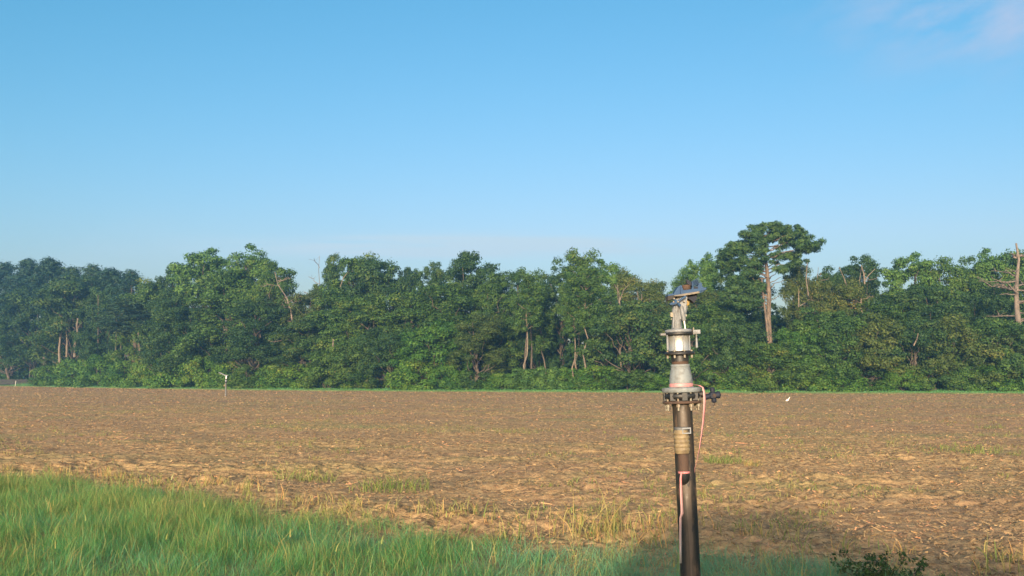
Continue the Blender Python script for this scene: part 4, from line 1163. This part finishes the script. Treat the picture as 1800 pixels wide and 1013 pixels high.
    mb = MB(); mb.prism(P2([(1182, 520.6), (1183.6, 514.5), (1187, 510), (1190.5, 504.5), (1195.5, 503), (1197, 507), (1199, 512), (1213, 511), (1214, 507.6), (1217, 506.4), (1224.5, 505), (1226, 502), (1228.5, 499.6),
                                 (1231.3, 500), (1232.2, 507), (1236, 508.6), (1239.4, 509), (1238.6, 512.6), (1226, 514.9)]), -0.045, 0.035)
    mb.prism(P2([(1226, 515), (1239, 512.8), (1234, 515.6), (1227, 518.2)]), -0.035, 0.03)
    mb.prism(P2([(1194, 506), (1196, 506), (1196.6, 519), (1193.6, 519.3)]), -0.058, -0.045)
    mb.build('casting', M['blue'], arm)
    mb = MB(); mb.box(q(1220.5, 508.2, -0.04), (7.4 * KS, 0.016, 3.6 * KS)); mb.build('slot', M['navy'], arm)
    mb = MB(); mb.lathe([(7.2 * KS, z(511.6)), (7.8 * KS, z(510.6)), (7.8 * KS, z(504)), (7.0 * KS, z(502.6)), (3 * KS, z(502))], 24, (q(1205, 507)[0], -0.022, 0)); mb.build('counterweight', M['rust'], arm)
    mb = MB(); mb.prism(P2([(1171.4, 521.6), (1183, 520.4), (1183.6, 526), (1178, 527.6), (1171.6, 529.4)]), -0.05, 0.04); e = mb.build('end_block', M['board'], arm)
    mb = MB(); mb.prism(P2([(1171.4, 518.6), (1180.5, 517), (1182, 520.3), (1171.4, 521.5)]), -0.052, 0.042); mb.build('end_cap', M['blue'], e)
    mb = MB(); mb.prism(P2([(1207, 521.2), (1225, 518.6), (1224.5, 527), (1219.5, 534.5), (1214, 529), (1208, 526)]), -0.01, 0.06); mb.build('under_arm', M['navy'], arm)
    vn = MB(); vn.prism(P2([(1205.6, 494.6), (1207.8, 492.6), (1215, 497.8), (1215.6, 504.4), (1211, 502.5), (1207.2, 499)]), -0.012, 0.012)
    vane = vn.build('vane', M['navy'], arm)
    for i in range(5):
        mb = MB()
        x0, y0, x1, y1 = 1215 + 0.5 * i, 497 + 2.0 * i, 1227 + 0.7 * i, 490.6 + 2.2 * i
        mb.prism(P2([(x0, y0 - 0.55), (x1, y1 - 0.55), (x1, y1 + 0.55), (x0, y0 + 0.55)]), -0.035, 0.02); mb.build('slat', M['blue'], vane)
    mb = MB(); mb.prism(P2([(1215, 498), (1226, 492.4), (1228.6, 499.4), (1217.5, 506)]), 0.0, 0.012); mb.build('vane_back', M['navy'], vane)
    mb = MB(); mb.prism(P2([(1214.6, 497.6), (1216.4, 497), (1217.4, 506), (1215.2, 506)]), -0.03, 0.02); mb.build('vane_post', M['blue'], vane)
    # side outlet with hose coupling, in front of the riser
    yo = -26.5 * KS
    xo = q(1196.5, 780)[0] - 1.0 * KS
    ob = MB()
    ob.lathe([(9.3 * KS, z(824)), (9.3 * KS, z(790))], 24, (xo, yo, 0))
    so = ob.build('side_outlet', M['rust'], root)
    eb = MB(); eb.tube([(xo, yo, z(823)), (xo, yo, z(829)), (xo, yo + 4 * KS, z(836)), (xo, yo + 12 * KS, z(839)), (xo, 0, z(839))], [9.6 * KS, 9.7 * KS, 9.6 * KS, 9.2 * KS, 9.2 * KS], 20)
    eb.build('elbow', M['black'], so)
    cb = MB(); pr = [(11.4, 793.4), (12.6, 791.5)]
    for i in range(5):
        yb = 790 - i * 7.0
        pr += [(12.3, yb), (13.4 + 0.08 * i, yb - 1.4), (13.4 + 0.08 * i, yb - 5.0), (12.3, yb - 6.4)]
    pr += [(12.2, 754.5), (12.0, 753.5)]
    cb.lathe([(r * KS, z(y)) for r, y in pr], 30, (xo - 1.2 * KS, yo, 0)); cb.build('hose_coupling', M['brass'], so)
    kb = MB(); kb.lathe([(12.3 * KS, z(753.6)), (12.6 * KS, z(752)), (12.6 * KS, z(749.6)), (12.0 * KS, z(748.8))], 30, (xo - 0.5 * KS, yo, 0)); cap = kb.build('coupling_cap', M['grey_iron'], so)
    kb = MB(); kx = xo + 5.5 * KS; ky = yo - 12.6 * KS
    for (bx, bz, bw, bh) in ((0, 750.2, 15, 2.2), (0, 758.6, 15, 2.0), (-6.6, 754.4, 1.8, 6.4), (6.6, 754.4, 1.8, 6.4)):
        kb.box((kx + bx * KS, ky, z(bz)), (bw * KS, 4 * KS, bh * KS))
    kb.build('latch', M['alu'], cap)
    return root, q, z, xo, yo


NEAR, Q, ZL, XO, YO = sprinkler()
tag(NEAR, 'tall irrigation sprinkler with blue drive arm on a flanged black riser, closest to the camera', 'sprinkler', 'irrigation sprinklers on risers')


def ribbon(name, rings, path, width, mat, label, twist=0.0):
    """flagging tape: ring(s) round a pipe and a hanging strip with real thickness"""
    mb = MB()
    for cx_, cy_, r, z0, z1 in rings:
        mb.lathe([(r, z0), (r + 0.0015, z0 + 0.001), (r + 0.002, (z0 + z1) / 2), (r + 0.001, z1 - 0.001), (r, z1)], 36, (cx_, cy_, 0))
    n = len(path)
    vs = []
    for i, (p, w_) in enumerate(zip(path, width)):
        a = twist * i / (n - 1)
        d = Vector((math.cos(a), math.sin(a), 0)); e = Vector((-math.sin(a), math.cos(a), 0))
        p = Vector(p)
        vs += [p - d * w_ / 2 - e * .0006, p + d * w_ / 2 - e * .0006, p + d * w_ / 2 + e * .0006, p - d * w_ / 2 + e * .0006]
    fs = []
    for i in range(n - 1):
        for j in range(4):
            k = (j + 1) % 4
            fs.append((i * 4 + j, i * 4 + k, i * 4 + 4 + k, i * 4 + 4 + j))
    fs += [(3, 2, 1, 0), tuple(range(n * 4 - 4, n * 4))]
    mb.add(vs, fs, True)
    o = mb.build(name, mat)
    o.location = NEAR.location; o.rotation_euler = NEAR.rotation_euler
    tag(o, label, 'ribbon', 'pink ribbons tied on the near sprinkler')


ribbon('flagging_ribbon', [(0, 0, 20.2 * KS, ZL(681), ZL(674.2))],
       [Q(1216, 677, -0.03), Q(1226, 678.5, -0.05), Q(1231.5, 682, -0.06), Q(1233.6, 690, -0.065), Q(1234.6, 705, -0.065), Q(1234.2, 720, -0.06), Q(1232.6, 740, -0.06), Q(1230, 762, -0.055), Q(1227, 785, -0.05),
        Q(1223, 806, -0.04), Q(1219.6, 820, -0.03), Q(1218.6, 834, -0.03)],
       [k_ * KS for k_ in (5, 4.5, 3.4, 3.8, 5.0, 5.0, 4.8, 4.6, 3.8, 2.0, 1.6, 1.8)], M['pink'], 'long pink ribbon wrapped round the grey reducer and hanging to the right', 1.2)
ribbon('flagging_ribbon', [(XO, YO, 9.6 * KS, ZL(827), ZL(823.5))],
       [Q(1196, 823, YO - 0.034), Q(1191.4, 825, YO - 0.034), Q(1190.6, 835, YO - 0.03), Q(1191.4, 860, YO - 0.028), Q(1192.6, 885, YO - 0.028), Q(1193, 893, YO - 0.03), Q(1190.6, 900, YO - 0.028), Q(1190.4, 930, YO - 0.026), Q(1190.8, 955, YO - 0.026), Q(1191, 976, YO - 0.025)],
       [k_ * KS for k_ in (3, 3, 3.6, 4.2, 4.4, 5.6, 4.6, 4.6, 4.6, 4.6)], M['pink_shaded'], 'pink ribbon with its end greyed by painted shade, tied under the brass coupling and hanging down the left side', 0.5)


# ------------------------------------------------------------------ far sprinkler
def far_sprinkler():
    Yd = 97.0
    s = Yd / F
    b = at(396.5, 697, Yd)
    root = empty('irrigation_sprinkler', (b.x, Yd, 0.0))

    def q(x, y, d=0): return ((x - 396.5) * s, d, (697 - y) * s)
    mb = MB(); mb.lathe([(0.075, -0.2), (0.07, q(0, 672)[2])], 16); mb.build('riser_pipe', M['grey_iron'], root)
    mb = MB(); mb.lathe([(0.10, q(0, 675)[2]), (0.125, q(0, 674.5)[2]), (0.125, q(0, 672.5)[2]), (0.09, q(0, 672)[2])], 20); mb.build('flange', M['black'], root)
    mb = MB(); mb.lathe([(0.095, q(0, 672)[2]), (0.08, q(0, 670)[2]), (0.075, q(0, 668.6)[2])], 20); mb.build('reducer', M['alu'], root)
    mb = MB(); mb.lathe([(0.10, q(0, 668.5)[2]), (0.11, q(0, 667.6)[2]), (0.095, q(0, 667)[2])], 20); mb.build('bearing_flange', M['black'], root)
    mb = MB(); mb.tube([q(396.8, 667), q(397, 664.5), q(397, 662)], [0.085, 0.08, 0.075], 14); mb.build('gun_body', M['steel'], root)
    mb = MB(); mb.tube([q(398.5, 661.5), q(396, 661.8), q(392, 660), q(387.5, 657.6), q(383.4, 656.4)], [0.06, 0.075, 0.065, 0.055, 0.04], 12); mb.build('barrel', M['alu'], root)
    mb = MB(); mb.box(q(398.4, 661.4, -0.02), (0.14, 0.05, 0.09)); mb.build('drive_arm', M['alu'], root)
    mb = MB(); mb.lathe([(0.055, q(0, 680.6)[2]), (0.07, q(0, 680)[2]), (0.07, q(0, 677.6)[2]), (0.05, q(0, 677)[2])], 14, (-0.13, -0.03, 0)); mb.build('side_outlet', M['brass'], root)
    tag(root, 'small distant sprinkler with its pale barrel pointing left, across the field', 'sprinkler', 'irrigation sprinklers on risers')


far_sprinkler()


# ------------------------------------------------------------------ white egret
def egret():
    g = ground_at(1385, 708.5)
    s = g.y / F
    mb = MB()
    root = empty('egret', (g.x, g.y, 0.02)); root.rotation_euler = (0, 0, R(8))
    body = [(-0.165, 0, 0.115), (-0.13, 0, 0.125), (-0.07, 0, 0.15), (0.0, 0, 0.185), (0.045, 0, 0.22), (0.075, 0, 0.265), (0.095, 0, 0.31), (0.115, 0, 0.345), (0.14, 0, 0.365), (0.165, 0, 0.36)]
    mb.tube(body, [0.008, 0.028, 0.058, 0.066, 0.05, 0.028, 0.02, 0.021, 0.024, 0.008], 14)
    mb.build('body', M['white'], root)
    mb = MB(); mb.tube([(0.158, 0, 0.362), (0.225, 0, 0.345)], [0.010, 0.002], 8); mb.build('beak', M['beak'], root)
    for sy in (-0.022, 0.022):
        mb = MB(); mb.tube([(0.0, sy, 0.15), (0.015, sy, 0.075), (0.0, sy, -0.01), (0.04, sy, -0.015)], 0.006, 6); mb.build('leg', M['rubber'], root)
    tag(root, 'white egret standing alone on the soil far out at the right', 'bird')


egret()


# ------------------------------------------------------------------ dark shrub low at the right
def low_shrub():
    rng = np.random.default_rng(77)
    g = ground_at(1555, 1046)
    root = empty('leafy_shrub', (g.x, g.y, 0.0))
    mb = MB(); C = []
    s = g.y / F
    for i in range(26):
        a = rng.uniform(0, 2 * math.pi)
        ex = rng.uniform(-0.36, 0.40); h_ = rng.uniform(0.10, 0.30) * (1.1 - abs(ex) * 0.9)
        pts = limb(mb, rng, (rng.normal(0, 0.10), rng.normal(0, 0.08), -0.03), (ex, rng.normal(0, 0.16), h_), 0.006, 0.002, 0.25, 7, 5)
        for p in pts[2:]:
            for j in range(3): C.append(p + rng.normal(0, 0.022, 3))
    mb.build('stems', M['bark'], root)
    v, l, t, c = leaf_cloud(rng, C, np.full((len(C), 3), 0.028), 7, 0.017, tintc=np.clip(rng.normal(0.35, 0.15, len(C)), 0, 1), asp=0.45)
    link('foliage', np_mesh('foliage', v, l, t, M['shrub_leaf'], c), root)
    tag(root, 'low dark leafy shrub growing at the verge at the lower right', 'shrub')


low_shrub()


# ------------------------------------------------------------------ truck parked behind the camera: its shadow falls on the verge and the soil
def truck():
    root = empty('parked_truck', (0.0, -2.0, 0.0))
    body = [(-0.8, 0.45), (3.35, 0.45), (3.4, 1.0), (3.3, 1.44), (1.9, 1.52), (1.55, 1.61), (1.3, 1.90), (1.1, 1.94), (0.2, 1.94), (-0.1, 1.88), (-0.55, 1.62), (-0.72, 1.35), (-0.8, 0.8)]
    mb = MB(); mb.prism(body, -0.95, 0.95); mb.build('body', M['paint'], root)
    for sy in (-1, 1):
        mb = MB(); w0, w1 = sorted((sy * 0.952, sy * 0.975))
        mb.prism([(-0.35, 1.55), (1.5, 1.55), (1.2, 1.84), (0.0, 1.84)], w0, w1); mb.build('window', M['glass'], root)
        for wx in (-0.2, 2.5):
            mb = MB(); mb.lathe([(0.30, -0.14), (0.45, -0.12), (0.45, 0.12), (0.30, 0.14)], 24, (wx, sy * 0.85, 0.43), 'y'); w_ = mb.build('wheel', M['rubber'], root)
            mb = MB(); mb.lathe([(0.22, -0.02), (0.2, 0.02)], 16, (wx, sy * 1.0, 0.43), 'y'); mb.build('rim', M['alu'], w_)
    tag(root, 'pickup parked behind the photographer, known only by its shadow on the soil', 'truck')


truck()

# ------------------------------------------------------------------ morning haze
mb = MB(); mb.box((0, 170, 22), (900, 480, 47))
hz = mb.build('haze', Mat('haze_air').m)
hm = hz.data.materials[0]
hm.node_tree.nodes.remove(hm.node_tree.nodes['Principled BSDF'])
pv = hm.node_tree.nodes.new('ShaderNodeVolumePrincipled')
pv.inputs['Color'].default_value = (0.28, 0.60, 1.0, 1)
pv.inputs['Density'].default_value = 0.00075
pv.inputs['Anisotropy'].default_value = 0.45
hm.node_tree.links.new(pv.outputs[0], hm.node_tree.nodes['Material Output'].inputs['Volume'])
tag(hz, kind='stuff')
